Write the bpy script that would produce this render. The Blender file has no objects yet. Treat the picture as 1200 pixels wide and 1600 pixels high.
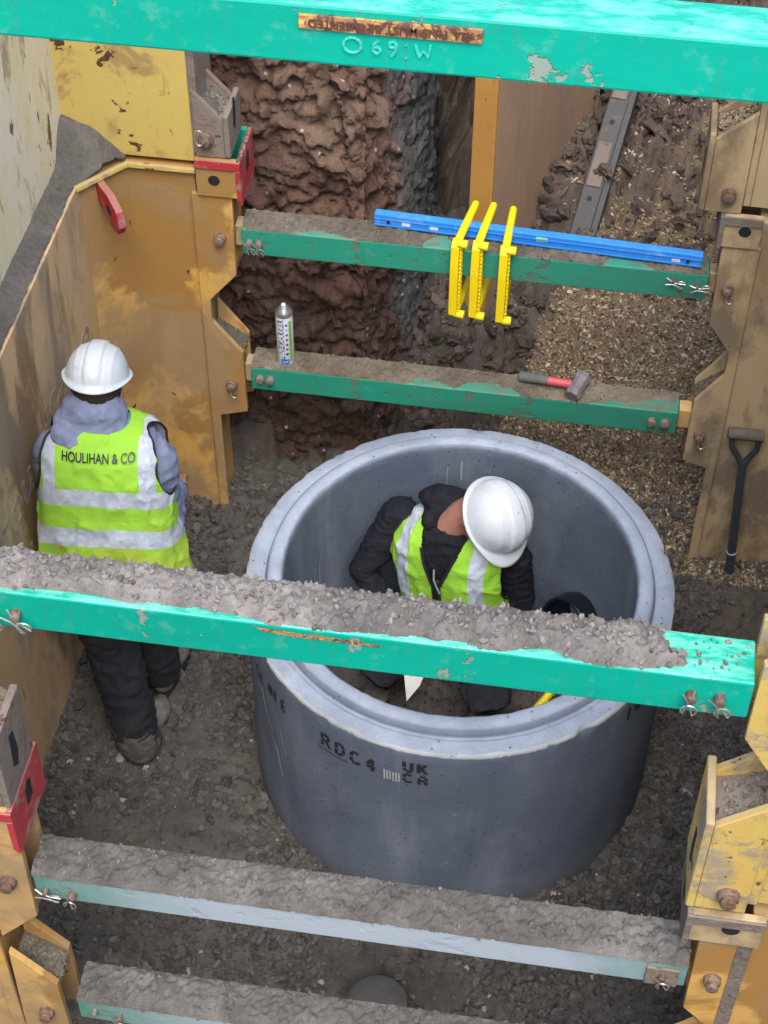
import bpy, math, random
import numpy as np
from mathutils import Vector, Matrix
random.seed(7)
rng = np.random.default_rng(11)
sc = bpy.context.scene
C = sc.collection

# ------------------------------------------------------------------ camera, sky, sun, exposure
cd = bpy.data.cameras.new('camera'); cam = bpy.data.objects.new('camera', cd); C.objects.link(cam)
CP = Vector((0.3013, -3.7573, 5.3316))
R_ = Vector((0.98848939, 0.15123404, 0.00412132)); U_ = Vector((-0.11412424, 0.727497, 0.67655286)); W_ = Vector((-0.09931957, 0.66923567, -0.73638254))
cam.matrix_world = Matrix(((R_.x, U_.x, -W_.x, CP.x), (R_.y, U_.y, -W_.y, CP.y), (R_.z, U_.z, -W_.z, CP.z), (0, 0, 0, 1)))
cd.sensor_fit = 'HORIZONTAL'; cd.sensor_width = 36; cd.lens = 36 * 2722.5 / 1200
cd.clip_start = 0.05; cd.clip_end = 400
sc.camera = cam
sc.render.resolution_x = 768; sc.render.resolution_y = 1024
world = bpy.data.worlds.new('World'); sc.world = world; world.use_nodes = True
wn = world.node_tree.nodes; wl = world.node_tree.links
sky = wn.new('ShaderNodeTexSky'); sky.sky_type = 'NISHITA'; sky.sun_disc = False
SUN_EL, SUN_ROT = math.radians(60), math.radians(168)
sky.sun_elevation = SUN_EL; sky.sun_rotation = SUN_ROT
sky.air_density = 1.0; sky.dust_density = 3.0; sky.ozone_density = 1.0
wn['Background'].inputs[1].default_value = 0.15
wl.new(sky.outputs[0], wn['Background'].inputs[0])
sd = bpy.data.lights.new('sun', 'SUN'); sun = bpy.data.objects.new('sun', sd); C.objects.link(sun)
sd.energy = 1.0; sd.angle = math.radians(40); sd.color = (1.0, 0.96, 0.9)
sdir = Vector((math.sin(SUN_ROT) * math.cos(SUN_EL), math.cos(SUN_ROT) * math.cos(SUN_EL), math.sin(SUN_EL)))
sun.rotation_euler = sdir.to_track_quat('Z', 'Y').to_euler(); sun.location = sdir * 30
sc.view_settings.view_transform = 'Standard'; sc.view_settings.look = 'None'
sc.view_settings.exposure = 1.5; sc.view_settings.gamma = 1; sc.view_settings.use_curve_mapping = False

# ------------------------------------------------------------------ numeric noise
def h3(ix, iy, iz, s):
    with np.errstate(over='ignore'):
        n = (ix.astype(np.int64).astype(np.uint32) * np.uint32(374761393) + iy.astype(np.int64).astype(np.uint32) * np.uint32(668265263)
             + iz.astype(np.int64).astype(np.uint32) * np.uint32(2147483647) + np.uint32((s * 974634777 + 12345) & 0xffffffff))
        n = (n ^ (n >> np.uint32(13))) * np.uint32(1274126177)
        n = n ^ (n >> np.uint32(16)); n = n * np.uint32(2246822519); n = n ^ (n >> np.uint32(15))
    return n.astype(np.float64) / 4294967295.0
def vnoise(p, s=0):
    i = np.floor(p); f = p - i; f = f * f * (3 - 2 * f)
    x, y, z = i[:, 0], i[:, 1], i[:, 2]; o = 0
    for a in (0, 1):
        for b in (0, 1):
            for c in (0, 1):
                w = (f[:, 0] if a else 1 - f[:, 0]) * (f[:, 1] if b else 1 - f[:, 1]) * (f[:, 2] if c else 1 - f[:, 2])
                o = o + w * h3(x + a, y + b, z + c, s)
    return o * 2 - 1
def fbm(p, sc_=1.0, octv=4, s=0, gain=.5):
    p = np.asarray(p, float) * sc_; o = 0; a = 1
    for k in range(octv):
        o = o + a * vnoise(p, s + k); p = p * 2.03 + 7.1; a *= gain
    return o
def chunk(p, sc_=1.0, s=0):
    # faceted clods: every worley cell is a tilted facet
    p = np.asarray(p, float) * sc_; i = np.floor(p)
    best = np.full(len(p), 9.); val = np.zeros(len(p))
    for a in (-1, 0, 1):
        for b in (-1, 0, 1):
            for c in (-1, 0, 1):
                x, y, z = i[:, 0] + a, i[:, 1] + b, i[:, 2] + c
                q = np.stack([x + h3(x, y, z, s), y + h3(x, y, z, s + 1), z + h3(x, y, z, s + 2)], -1)
                d = p - q; dd = (d * d).sum(1); m = dd < best
                t = h3(x, y, z, s + 3) + (d[:, 0] * (h3(x, y, z, s + 4) - .5) + d[:, 1] * (h3(x, y, z, s + 5) - .5) + d[:, 2] * (h3(x, y, z, s + 6) - .5)) * 1.6
                best = np.where(m, dd, best); val = np.where(m, t - .5 * dd, val)
    return val
def sstep(a, b, x):
    t = np.clip((x - a) / (b - a), 0, 1); return t * t * (3 - 2 * t)

# ------------------------------------------------------------------ object helpers
LOC = {}
def mesh_np(name, v, f, smooth=True, col=None, attrs=None):
    v = np.asarray(v, np.float32); f = np.asarray(f, np.int32)
    me = bpy.data.meshes.new(name); n = f.shape[1]
    me.vertices.add(len(v)); me.vertices.foreach_set('co', v.ravel())
    me.loops.add(f.size); me.loops.foreach_set('vertex_index', f.ravel())
    me.polygons.add(len(f)); me.polygons.foreach_set('loop_start', np.arange(0, f.size, n, dtype=np.int32))
    me.polygons.foreach_set('use_smooth', np.full(len(f), smooth))
    if col is not None:
        a = me.attributes.new('Col', 'FLOAT_COLOR', 'POINT'); c4 = np.ones((len(v), 4), np.float32); c4[:, :3] = col
        a.data.foreach_set('color', c4.ravel())
    for k, d in (attrs or {}).items():
        a = me.attributes.new(k, 'FLOAT', 'POINT'); a.data.foreach_set('value', np.asarray(d, np.float32))
    me.update(calc_edges=True)
    return me
def link(name, me, mat=None, parent=None, label=None):
    o = bpy.data.objects.new(name, me); C.objects.link(o)
    if mat is not None:
        me.materials.clear()
        for m in (mat if isinstance(mat, (list, tuple)) else [mat]): me.materials.append(m)
    if parent is not None:
        o.parent = parent; LOC[o] = LOC.get(parent, Vector((0, 0, 0)))
    if label: o['label'] = label
    return o
def tag(o, label=None, cat=None, group=None, kind=None):
    if label: o['label'] = label
    if cat: o['category'] = cat
    if group: o['group'] = group
    if kind: o['kind'] = kind
    return o
def thing(name, loc, label, cat, group=None):
    o = bpy.data.objects.new(name, None); C.objects.link(o); o.location = loc; o.empty_display_size = .1
    LOC[o] = Vector(loc); return tag(o, label, cat, group)
class MB:
    def __init__(s): s.v = []; s.f = []
    def add(s, v, f):
        n = len(s.v); s.v += [tuple(q) for q in v]; s.f += [tuple(i + n for i in q) for q in f]; return s
    def box(s, x0, x1, y0, y1, z0, z1):
        return s.add([(x0, y0, z0), (x1, y0, z0), (x1, y1, z0), (x0, y1, z0), (x0, y0, z1), (x1, y0, z1), (x1, y1, z1), (x0, y1, z1)],
                     [(0, 3, 2, 1), (4, 5, 6, 7), (0, 1, 5, 4), (1, 2, 6, 5), (2, 3, 7, 6), (3, 0, 4, 7)])
    def obox(s, a, b, w, h, up=(0, 0, 1)):
        a, b = Vector(a), Vector(b); d = (b - a).normalized(); si = d.cross(Vector(up)).normalized(); u = si.cross(d)
        V = [p + si * (i * w / 2) + u * (j * h / 2) for p in (a, b) for i, j in ((-1, -1), (1, -1), (1, 1), (-1, 1))]
        return s.add(V, [(0, 3, 2, 1), (4, 5, 6, 7), (0, 1, 5, 4), (1, 2, 6, 5), (2, 3, 7, 6), (3, 0, 4, 7)])
    def prism(s, pts, y0, y1, axis='y'):
        # pts in the x-z plane, extruded along y (or in x-y extruded z, or y-z extruded x)
        n = len(pts)
        g = {'y': lambda p, t: (p[0], t, p[1]), 'z': lambda p, t: (p[0], p[1], t), 'x': lambda p, t: (t, p[0], p[1])}[axis]
        V = [g(p, y0) for p in pts] + [g(p, y1) for p in pts]
        F = [tuple(range(n)), tuple(reversed(range(n, 2 * n)))] + [(i, i + n, (i + 1) % n + n, (i + 1) % n) for i in range(n)]
        return s.add(V, F)
    def tube(s, pts, r, n=10, closed=False, cap=True):
        pts = [Vector(p) for p in pts]; m = len(pts); rr = r if isinstance(r, (list, tuple)) else [r] * m
        V = []; ref = None
        for k, p in enumerate(pts):
            if closed: d = (pts[(k + 1) % m] - pts[k - 1]).normalized()
            else: d = (pts[min(k + 1, m - 1)] - pts[max(k - 1, 0)]).normalized()
            if ref is None: ref = Vector((0, 0, 1)) if abs(d.z) < .9 else Vector((1, 0, 0))
            a = (ref - d * ref.dot(d)).normalized(); ref = a; b = d.cross(a)
            V += [p + (a * math.cos(t) + b * math.sin(t)) * rr[k] for t in [2 * math.pi * j / n for j in range(n)]]
        F = [(k * n + j, k * n + (j + 1) % n, ((k + 1) % m) * n + (j + 1) % n, ((k + 1) % m) * n + j) for k in range(m if closed else m - 1) for j in range(n)]
        if not closed and cap: F += [tuple(reversed(range(n))), tuple(range((m - 1) * n, m * n))]
        return s.add(V, F)
    def cyl(s, a, b, r, n=16): return s.tube([a, b], r, n)
    def lathe(s, prof, c, n=32, M=None):
        V = []; m = len(prof)
        for r, z in prof:
            for j in range(n):
                t = 2 * math.pi * j / n; p = Vector((r * math.cos(t), r * math.sin(t), z))
                V.append((M @ p if M else p) + Vector(c))
        F = [(k * n + j, k * n + (j + 1) % n, (k + 1) * n + (j + 1) % n, (k + 1) * n + j) for k in range(m - 1) for j in range(n)]
        return s.add(V, F)
    def build(s, name, mat, parent=None, smooth=False, bevel=0, label=None, solid=0):
        L = LOC.get(parent, Vector((0, 0, 0))) if parent is not None else Vector((0, 0, 0))
        me = bpy.data.meshes.new(name); me.from_pydata([(x - L.x, y - L.y, z - L.z) for x, y, z in s.v], [], s.f)
        import bmesh
        b = bmesh.new(); b.from_mesh(me); bmesh.ops.recalc_face_normals(b, faces=b.faces); b.to_mesh(me); b.free()
        if smooth: me.polygons.foreach_set('use_smooth', [True] * len(me.polygons))
        o = link(name, me, mat, parent, label)
        if solid: m = o.modifiers.new('s', 'SOLIDIFY'); m.thickness = solid
        if bevel:
            m = o.modifiers.new('b', 'BEVEL'); m.width = bevel; m.segments = 2; m.limit_method = 'ANGLE'; m.angle_limit = math.radians(40)
        if smooth and not bevel:
            try: me.set_sharp_from_angle(angle=math.radians(40))
            except Exception: pass
        return o
def root_mesh(o, loc):      # move a top-level mesh's origin to loc
    for v in o.data.vertices: v.co -= Vector(loc)
    o.location = loc; return o

# ------------------------------------------------------------------ materials
def lin(r, g, b): return tuple(((c / 255) / 12.92 if c / 255 < .04045 else ((c / 255 + .055) / 1.055) ** 2.4) for c in (r, g, b))
def newmat(name, rough=.6, metal=0, spec=.5):
    m = bpy.data.materials.new(name); m.use_nodes = True; nt = m.node_tree; b = nt.nodes['Principled BSDF']
    b.inputs['Roughness'].default_value = rough; b.inputs['Metallic'].default_value = metal
    b.inputs['Specular IOR Level'].default_value = spec
    return m, nt, b
def N(nt, t, **k):
    n = nt.nodes.new(t)
    for a, v in k.items():
        if a.startswith('i_'): n.inputs[a[2:].replace('_', ' ')].default_value = v
        else: setattr(n, a, v)
    return n
def coords(nt, scale=(1, 1, 1), kind='Object'):
    tc = N(nt, 'ShaderNodeTexCoord'); mp = N(nt, 'ShaderNodeMapping'); mp.inputs['Scale'].default_value = scale
    nt.links.new(tc.outputs[kind], mp.inputs[0]); return mp.outputs[0]
def noise(nt, co, scale, det=5, rough=.6, dist=0, w=None):
    n = N(nt, 'ShaderNodeTexNoise'); n.inputs['Scale'].default_value = scale; n.inputs['Detail'].default_value = det
    n.inputs['Roughness'].default_value = rough; n.inputs['Distortion'].default_value = dist
    if w is not None: n.noise_dimensions = '4D'; n.inputs['W'].default_value = w
    nt.links.new(co, n.inputs['Vector']); return n.outputs['Fac']
def ramp(nt, fac, lo, hi):
    n = N(nt, 'ShaderNodeMapRange'); n.clamp = True
    n.inputs[1].default_value = lo; n.inputs[2].default_value = hi; nt.links.new(fac, n.inputs[0]); return n.outputs[0]
def mix(nt, fac, a, b, mode='MIX'):
    n = N(nt, 'ShaderNodeMix'); n.data_type = 'RGBA'; n.blend_type = mode
    for i, v in ((0, fac), (6, a), (7, b)):
        if isinstance(v, (tuple, list)): n.inputs[i].default_value = (*v[:3], 1)
        elif isinstance(v, (int, float)): n.inputs[i].default_value = v
        else: nt.links.new(v, n.inputs[i])
    return n.outputs[2]
def math_(nt, op, a, b=None):
    n = N(nt, 'ShaderNodeMath'); n.operation = op
    for i, v in ((0, a), (1, b)):
        if v is None: continue
        if isinstance(v, (int, float)): n.inputs[i].default_value = v
        else: nt.links.new(v, n.inputs[i])
    return n.outputs[0]
def bump(nt, b, h, dist=.002, strength=1):
    n = N(nt, 'ShaderNodeBump'); n.inputs['Distance'].default_value = dist; n.inputs['Strength'].default_value = strength
    nt.links.new(h, n.inputs['Height']); nt.links.new(n.outputs[0], b.inputs['Normal'])
def topmask(nt, lo=.5, hi=.9):
    g = N(nt, 'ShaderNodeNewGeometry'); s = N(nt, 'ShaderNodeSeparateXYZ'); nt.links.new(g.outputs['Normal'], s.inputs[0])
    return ramp(nt, s.outputs[2], lo, hi)
def painted(name, base, base2, dirt=(.12, .1, .085), dirt_lo=.55, dirt_hi=.7, dscale=3, rust=(.09, .035, .018), rust_lo=.66, rust_hi=.69, rscale=14,
            rough=.45, stretch=(1, 1, 1), top=0.0, bumpd=.0015, stain=None, stain_lo=.5, stain_hi=.62, speck=None):
    m, nt, b = newmat(name, rough); co = coords(nt, stretch); co1 = coords(nt)
    n1 = noise(nt, co, 2.2, 6, .6, .3); c = mix(nt, ramp(nt, n1, .35, .65), base, base2)
    if stain is not None:
        n4 = noise(nt, co, 1.9, 9, .62, .5, w=3.3); c = mix(nt, math_(nt, 'MULTIPLY', ramp(nt, n4, stain_lo, stain_hi), .8), c, stain)
    n2 = noise(nt, co, dscale, 9, .68, .4, w=1.7); dm = ramp(nt, n2, dirt_lo, dirt_hi)
    if top: dm = math_(nt, 'MAXIMUM', dm, math_(nt, 'MULTIPLY', topmask(nt), top))
    c = mix(nt, math_(nt, 'MULTIPLY', dm, .85), c, dirt)
    n3 = noise(nt, co, rscale, 6, .6, .6, w=5.1); rm = ramp(nt, n3, rust_lo, rust_hi); c = mix(nt, rm, c, rust)
    if speck is not None:
        n5 = noise(nt, co1, 30, 3, .6, .2, w=8.8); c = mix(nt, ramp(nt, n5, .66, .70), c, speck)
    scr = noise(nt, coords(nt, (7, 7, .8)), 6, 6, .7, .4, w=12.); c = mix(nt, math_(nt, 'MULTIPLY', ramp(nt, scr, .60, .64), .45), c, dirt); fine = noise(nt, co1, 120, 4, .7); c = mix(nt, .35, c, mix(nt, fine, (.45, .45, .45), (.75, .75, .75)), 'OVERLAY')
    nt.links.new(c, b.inputs['Base Color'])
    r = math_(nt, 'MAXIMUM', dm, rm); r = math_(nt, 'MULTIPLY_ADD', r, .4); r.node.inputs[2].default_value = rough; nt.links.new(r, b.inputs['Roughness'])
    hh = math_(nt, 'ADD', math_(nt, 'MULTIPLY', dm, .7), math_(nt, 'SUBTRACT', math_(nt, 'MULTIPLY', fine, .4), math_(nt, 'MULTIPLY', rm, .5)))
    hh = math_(nt, 'ADD', hh, math_(nt, 'MULTIPLY', n1, 4)); bump(nt, b, hh, bumpd); return m
def plain(name, base, rough=.6, var=.25, scale=20, metal=0, bumpd=.001, base2=None, spec=.5):
    m, nt, b = newmat(name, rough, metal, spec); co = coords(nt)
    n = noise(nt, co, scale, 5, .65); b2 = base2 or tuple(c * (1 - var) for c in base)
    nt.links.new(mix(nt, ramp(nt, n, .35, .65), base, b2), b.inputs['Base Color']); bump(nt, b, n, bumpd); return m
def vcol(name, rough=.9, scale=60, amt=.5, bumpd=.003, spec=.25, speck=None, s2=14):
    m, nt, b = newmat(name, rough, 0, spec); co = coords(nt); a = N(nt, 'ShaderNodeAttribute', attribute_name='Col')
    n = noise(nt, co, scale, 6, .7); n2 = noise(nt, co, s2, 5, .65, .4, w=2.)
    c = mix(nt, amt, a.outputs['Color'], mix(nt, ramp(nt, n, .25, .75), (.2, .2, .2), (.8, .8, .8)), 'OVERLAY')
    c = mix(nt, amt * .7, c, mix(nt, ramp(nt, n2, .3, .7), (.25, .25, .25), (.75, .74, .72)), 'OVERLAY')
    if speck is not None:
        v = N(nt, 'ShaderNodeTexVoronoi'); v.inputs['Scale'].default_value = 45; nt.links.new(co, v.inputs['Vector'])
        w = N(nt, 'ShaderNodeSeparateColor'); nt.links.new(v.outputs['Color'], w.inputs[0])
        c = mix(nt, math_(nt, 'MULTIPLY', ramp(nt, w.outputs[0], .965, .97), ramp(nt, v.outputs['Distance'], .33, .28)), c, speck)
    nt.links.new(c, b.inputs['Base Color']); bump(nt, b, math_(nt, 'ADD', n, n2), bumpd); return m

GREEN = lin(0, 150, 126); GREEN2 = lin(0, 164, 140); SOILC = (.125, .11, .098)
M = {}
def green(name, fade=0, dirt_lo=.605, dirt_hi=.62, rough=.42, dirtc=(.30, .29, .24), topc=(105, 195, 172), film_shade=0):
    m, nt, b = newmat(name, rough); co = coords(nt, (.6, 1.6, 1.6)); co1 = coords(nt)
    n1 = noise(nt, co, 3, 5, .6); c = mix(nt, ramp(nt, n1, .3, .7), GREEN, GREEN2)
    sp = noise(nt, co1, 24, 8, .75, .0, w=4.); c = mix(nt, math_(nt, 'MULTIPLY', ramp(nt, sp, .55, .66), .35), c, lin(110, 170, 150))
    st_ = noise(nt, coords(nt, (30, 3, 3)), 2.2, 5, .6, 0, w=14.); c = mix(nt, math_(nt, 'MULTIPLY', ramp(nt, st_, .56, .68), .35), c, lin(60, 128, 112))
    ch = noise(nt, co1, 11, 7, .62, .1, w=9.); cm = ramp(nt, ch, dirt_lo, dirt_hi); c = mix(nt, math_(nt, 'MULTIPLY', cm, .8), c, dirtc)
    sc2 = noise(nt, coords(nt, (1, 9, 9)), 14, 6, .7, .3, w=6.); c = mix(nt, ramp(nt, sc2, .68, .71), c, lin(70, 82, 78))
    tm = topmask(nt, .6, .9); tn = noise(nt, coords(nt, (2, 7, 7)), 5, 8, .75, .1, w=7.7)
    c = mix(nt, math_(nt, 'MULTIPLY', tm, ramp(nt, tn, .44, .60)), c, lin(*topc))
    if film_shade: c = mix(nt, math_(nt, 'MULTIPLY', ramp(nt, n1, .2, .8), film_shade), c, lin(70, 96, 78))  # brown dirt film; its darkening also paints in the shade deep in the trench
    if fade:
        # paint rubbed down to bright galvanised steel along the middle of the beam
        s = N(nt, 'ShaderNodeSeparateXYZ'); tc = N(nt, 'ShaderNodeTexCoord'); nt.links.new(tc.outputs['Object'], s.inputs[0])
        ax = math_(nt, 'ABSOLUTE', math_(nt, 'SUBTRACT', s.outputs[0], .05)); nn = math_(nt, 'MULTIPLY', noise(nt, co1, 6, 6, .7, w=1.), .5)
        k = ramp(nt, math_(nt, 'SUBTRACT', math_(nt, 'SUBTRACT', fade, ax), nn), -.38, .0)
        c = mix(nt, .55, c, lin(105, 130, 125)); c = mix(nt, k, c, lin(168, 182, 195))
    nt.links.new(c, b.inputs['Base Color'])
    bump(nt, b, math_(nt, 'ADD', math_(nt, 'MULTIPLY', n1, 2), math_(nt, 'SUBTRACT', math_(nt, 'MULTIPLY', sp, .4), cm)), .0016); return m
M['green'] = green('green_paint'); M['green_scuffed_shaded'] = green('green_paint_scuffed_shaded', 0, .56, .62, .6, (.15, .16, .12), (120, 125, 105), .75); M['green_worn'] = green('green_paint_rubbed', .72, .55, .62, .55, (.13, .13, .12), film_shade=.5)  # scuffed version is muddy and also coloured darker for shade at the far struts
M['cream'] = painted('cream_panel_paint', lin(212, 205, 165), lin(220, 216, 200), dirt=lin(150, 134, 112), dirt_lo=.56, dirt_hi=.62, dscale=5, rust_lo=.63, rust_hi=.65, rscale=9, rough=.6, stretch=(1, 1.5, .5), stain=lin(190, 170, 90), stain_lo=.5, stain_hi=.65, rust=lin(110, 90, 66))
M['yellow'] = painted('weathered_yellow_paint', lin(186, 168, 96), lin(190, 164, 92), dirt=lin(146, 122, 78), dirt_lo=.53, dirt_hi=.60, dscale=4, rscale=16, rust_lo=.64, rust_hi=.66, rust=lin(75, 50, 32), rough=.5)
M['ochre'] = painted('ochre_panel_paint', lin(202, 160, 84), lin(194, 158, 104), dirt=lin(146, 124, 92), dirt_lo=.46, dirt_hi=.58, dscale=2.2, rscale=12, rust_lo=.66, rust_hi=.68, rough=.5, stain=lin(142, 106, 60), stain_lo=.49, stain_hi=.53)
M['tan'] = painted('scuffed_tan_wall', lin(184, 152, 108), lin(192, 172, 142), dirt=lin(132, 122, 110), dirt_lo=.48, dirt_hi=.62, dscale=3, rscale=11, rust_lo=.66, rust_hi=.7, rust=lin(110, 80, 55), rough=.6, stretch=(1, 1.3, .45), stain=lin(112, 94, 70), stain_lo=.53, stain_hi=.57)
M['dusty'] = painted('dusty_tan_steel', lin(178, 160, 128), lin(168, 146, 110), dirt=lin(108, 96, 80), dirt_lo=.46, dirt_hi=.57, dscale=3.5, stain=lin(128, 108, 82), stain_lo=.48, stain_hi=.53, rscale=13, rust_lo=.68, rust_hi=.72, rough=.7, stretch=(1, 1, .5))
M['bright'] = painted('chipped_yellow_steel', lin(200, 180, 100), lin(192, 156, 84), dirt=lin(140, 130, 118), dirt_lo=.49, dirt_hi=.58, dscale=7, rscale=22, rust_lo=.61, rust_hi=.64, rust=lin(92, 66, 52), rough=.55, top=.75)
M['red'] = painted('chipped_red_paint', lin(158, 34, 46), lin(170, 62, 66), dirt=lin(140, 124, 116), dirt_lo=.5, dirt_hi=.62, dscale=16, rscale=40, rough=.55, top=.7)
M['mud_steel'] = painted('mud_caked_steel', lin(116, 98, 86), lin(130, 108, 90), dirt=lin(120, 114, 108), dirt_lo=.35, dirt_hi=.55, dscale=9, rscale=22, rust_lo=.63, rust_hi=.66, rust=lin(96, 62, 50), rough=.85, top=.9, bumpd=.006, stain=lin(96, 84, 76), stain_lo=.48, stain_hi=.54)
M['bolt'] = painted('rusty_bolt_steel', lin(120, 104, 92), lin(96, 80, 72), dirt=lin(140, 130, 118), dscale=30, rscale=60, rust=lin(96, 58, 40), rust_lo=.5, rust_hi=.6, rough=.65)
M['wire'] = plain('zinc_wire', (.55, .53, .5), .35, .3, 60, metal=.7)
M['plate'] = painted('rusted_maker_plate', lin(176, 132, 82), lin(120, 80, 62), dirt=lin(222, 178, 96), dirt_lo=.5, dirt_hi=.58, dscale=40, rscale=55, rust=lin(104, 66, 58), rust_lo=.5, rust_hi=.56, rough=.7, bumpd=.002)
M['letters_dark'] = plain('rust_dark_lettering', lin(92, 56, 46), .8)
M['weld'] = plain('painted_weld_bead', lin(60, 190, 172), .45, .3, 60)
M['sheet'] = painted('muddy_sheet_face', lin(172, 146, 122), lin(164, 134, 110), dirt=lin(140, 120, 104), dirt_lo=.45, dirt_hi=.62, dscale=3, rscale=12, rust_lo=.7, rust_hi=.74, rough=.65, stretch=(1, 1, .4))
M['sheet_edge'] = painted('sheet_edge_ochre', lin(182, 136, 70), lin(166, 122, 64), dirt=lin(150, 112, 70), dscale=8, rscale=26, rust_lo=.66, rust_hi=.7, rough=.6)
M['soil'] = vcol('moist_grey_soil', scale=70, amt=.5, bumpd=.006)
M['clay'] = vcol('broken_clay', scale=70, amt=.5, bumpd=.014, speck=(.42, .38, .34), spec=.35, rough=.75)
M['stones'] = vcol('loose_stones', scale=130, amt=.45, bumpd=.004)
M['darkbar'] = painted('grey_black_bar', (.035, .036, .04), (.055, .055, .058), dirt=lin(110, 100, 90), dirt_lo=.56, dirt_hi=.66, dscale=12, rough=.5)
def concrete():
    m, nt, b = newmat('blue_grey_concrete', .8, spec=.3); co = coords(nt); cs = coords(nt, (1, 1, .25))
    n1 = noise(nt, co, 2.2, 6, .6, .4); n2 = noise(nt, co, 30, 7, .75); n3 = noise(nt, cs, 5, 6, .6, .6, w=3.); n4 = noise(nt, co, 9, 8, .7, .6, w=5.)
    c = mix(nt, ramp(nt, n1, .35, .65), lin(107, 118, 135), lin(88, 99, 117))
    c = mix(nt, math_(nt, 'MULTIPLY', ramp(nt, n3, .5, .68), .35), c, lin(150, 160, 174))
    # paler colour on the upward faces of the top and rim
    c = mix(nt, math_(nt, 'MULTIPLY', topmask(nt, .25, .8), .8), c, mix(nt, ramp(nt, n4, .3, .7), lin(178, 189, 206), lin(142, 154, 172)))
    c = mix(nt, math_(nt, 'MULTIPLY', ramp(nt, n4, .66, .7), .5), c, lin(186, 186, 184))
    gz_ = N(nt, 'ShaderNodeNewGeometry'); sx_ = N(nt, 'ShaderNodeSeparateXYZ'); nt.links.new(gz_.outputs['Position'], sx_.inputs[0]); n6 = noise(nt, co, 16, 6, .7, .5, w=7.)
    em = math_(nt, 'MULTIPLY', ramp(nt, math_(nt, 'SUBTRACT', sx_.outputs[2], math_(nt, 'MULTIPLY', n6, .022)), .886, .892), ramp(nt, sx_.outputs[2], .916, .912)); vl = N(nt, 'ShaderNodeVectorMath', operation='LENGTH'); vm = N(nt, 'ShaderNodeVectorMath', operation='MULTIPLY'); vm.inputs[1].default_value = (1, 1, 0); nt.links.new(gz_.outputs['Position'], vm.inputs[0]); nt.links.new(vm.outputs[0], vl.inputs[0]); em = math_(nt, 'MULTIPLY', em, ramp(nt, vl.outputs['Value'], .69, .70))
    c = mix(nt, math_(nt, 'MULTIPLY', em, .65), c, lin(205, 208, 205)); n7 = noise(nt, co, 1.3, 4, .5, .3, w=8.); c = mix(nt, math_(nt, 'MULTIPLY', ramp(nt, n7, .45, .6), .35), c, lin(74, 85, 104))
    # dust of the trench on the foot of the ring
    s = N(nt, 'ShaderNodeSeparateXYZ'); tc = N(nt, 'ShaderNodeTexCoord'); nt.links.new(tc.outputs['Object'], s.inputs[0])
    k = ramp(nt, math_(nt, 'ADD', s.outputs[2], math_(nt, 'MULTIPLY', n4, .25)), .3, .1); c = mix(nt, math_(nt, 'MULTIPLY', k, .6), c, lin(92, 88, 84))
    vo = N(nt, 'ShaderNodeTexVoronoi'); vo.inputs['Scale'].default_value = 55; nt.links.new(co, vo.inputs['Vector']); vs_ = N(nt, 'ShaderNodeSeparateColor'); nt.links.new(vo.outputs['Color'], vs_.inputs[0])
    ph = math_(nt, 'MULTIPLY', ramp(nt, vs_.outputs[0], .90, .91), ramp(nt, vo.outputs['Distance'], .26, .16)); c = mix(nt, math_(nt, 'MULTIPLY', ph, .75), c, lin(44, 50, 60))
    c = mix(nt, math_(nt, 'MULTIPLY', ramp(nt, noise(nt, co, 12, 8, .75, .2, w=11.), .60, .63), .45), c, lin(112, 104, 96))
    c = mix(nt, .3, c, mix(nt, n2, (.3, .3, .3), (.75, .75, .75)), 'OVERLAY')
    nt.links.new(c, b.inputs['Base Color']); bump(nt, b, math_(nt, 'ADD', n2, math_(nt, 'MULTIPLY', n4, .8)), .003); return m
M['concrete'] = concrete()
M['stencil'] = plain('black_stencil_paint', (.02, .022, .028), .8, .4, 90)
M['chalk'] = plain('white_chalk_marks', lin(176, 186, 192), .9, .3, 60)
M['scrape'] = plain('pale_scrape', lin(146, 158, 172), .9, .3, 60)
M['faded_blue'] = None
def fadedtext():
    m, nt, b = newmat('faded_blue_print', .8); n = noise(nt, coords(nt), 14, 6, .7, .5)
    c = mix(nt, ramp(nt, n, .38, .58), lin(104, 108, 122), lin(176, 154, 124)); nt.links.new(c, b.inputs['Base Color']); return m
M['faded_blue'] = fadedtext()
M['hivis'] = None
def hivis():
    m, nt, b = newmat('hi_vis_fabric', .75, spec=.2); co = coords(nt)
    n = noise(nt, co, 6, 5, .6); c = mix(nt, ramp(nt, n, .3, .7), lin(150, 205, 62), lin(142, 197, 66))
    d = noise(nt, co, 7, 8, .7, .6, w=3.); s = N(nt, 'ShaderNodeAttribute', attribute_name='hh')
    low = ramp(nt, s.outputs['Fac'], .32, .05)
    c = mix(nt, math_(nt, 'MULTIPLY', math_(nt, 'MULTIPLY', ramp(nt, d, .42, .62), .55), low), c, lin(196, 160, 80))
    a = N(nt, 'ShaderNodeAttribute', attribute_name='band'); bm = ramp(nt, a.outputs['Fac'], -.0006, .0006)
    n2 = noise(nt, coords(nt, (1, 1, 1)), 22, 6, .7, .8, w=6.); silver = mix(nt, ramp(nt, n2, .35, .7), lin(196, 206, 220), lin(150, 162, 180))
    c = mix(nt, bm, c, silver); nt.links.new(c, b.inputs['Base Color'])
    nt.links.new(math_(nt, 'SUBTRACT', .8, math_(nt, 'MULTIPLY', bm, .35)), b.inputs['Roughness'])
    wv = noise(nt, co, 28, 5, .6, 1.2, w=2.); bump(nt, b, wv, .004); return m
M['hivis'] = hivis()
M['fluffy'] = plain('blue_grey_hoodie_cloth', lin(126, 136, 166), .95, .15, 40, bumpd=.003, base2=lin(112, 120, 146), spec=.1)
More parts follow.
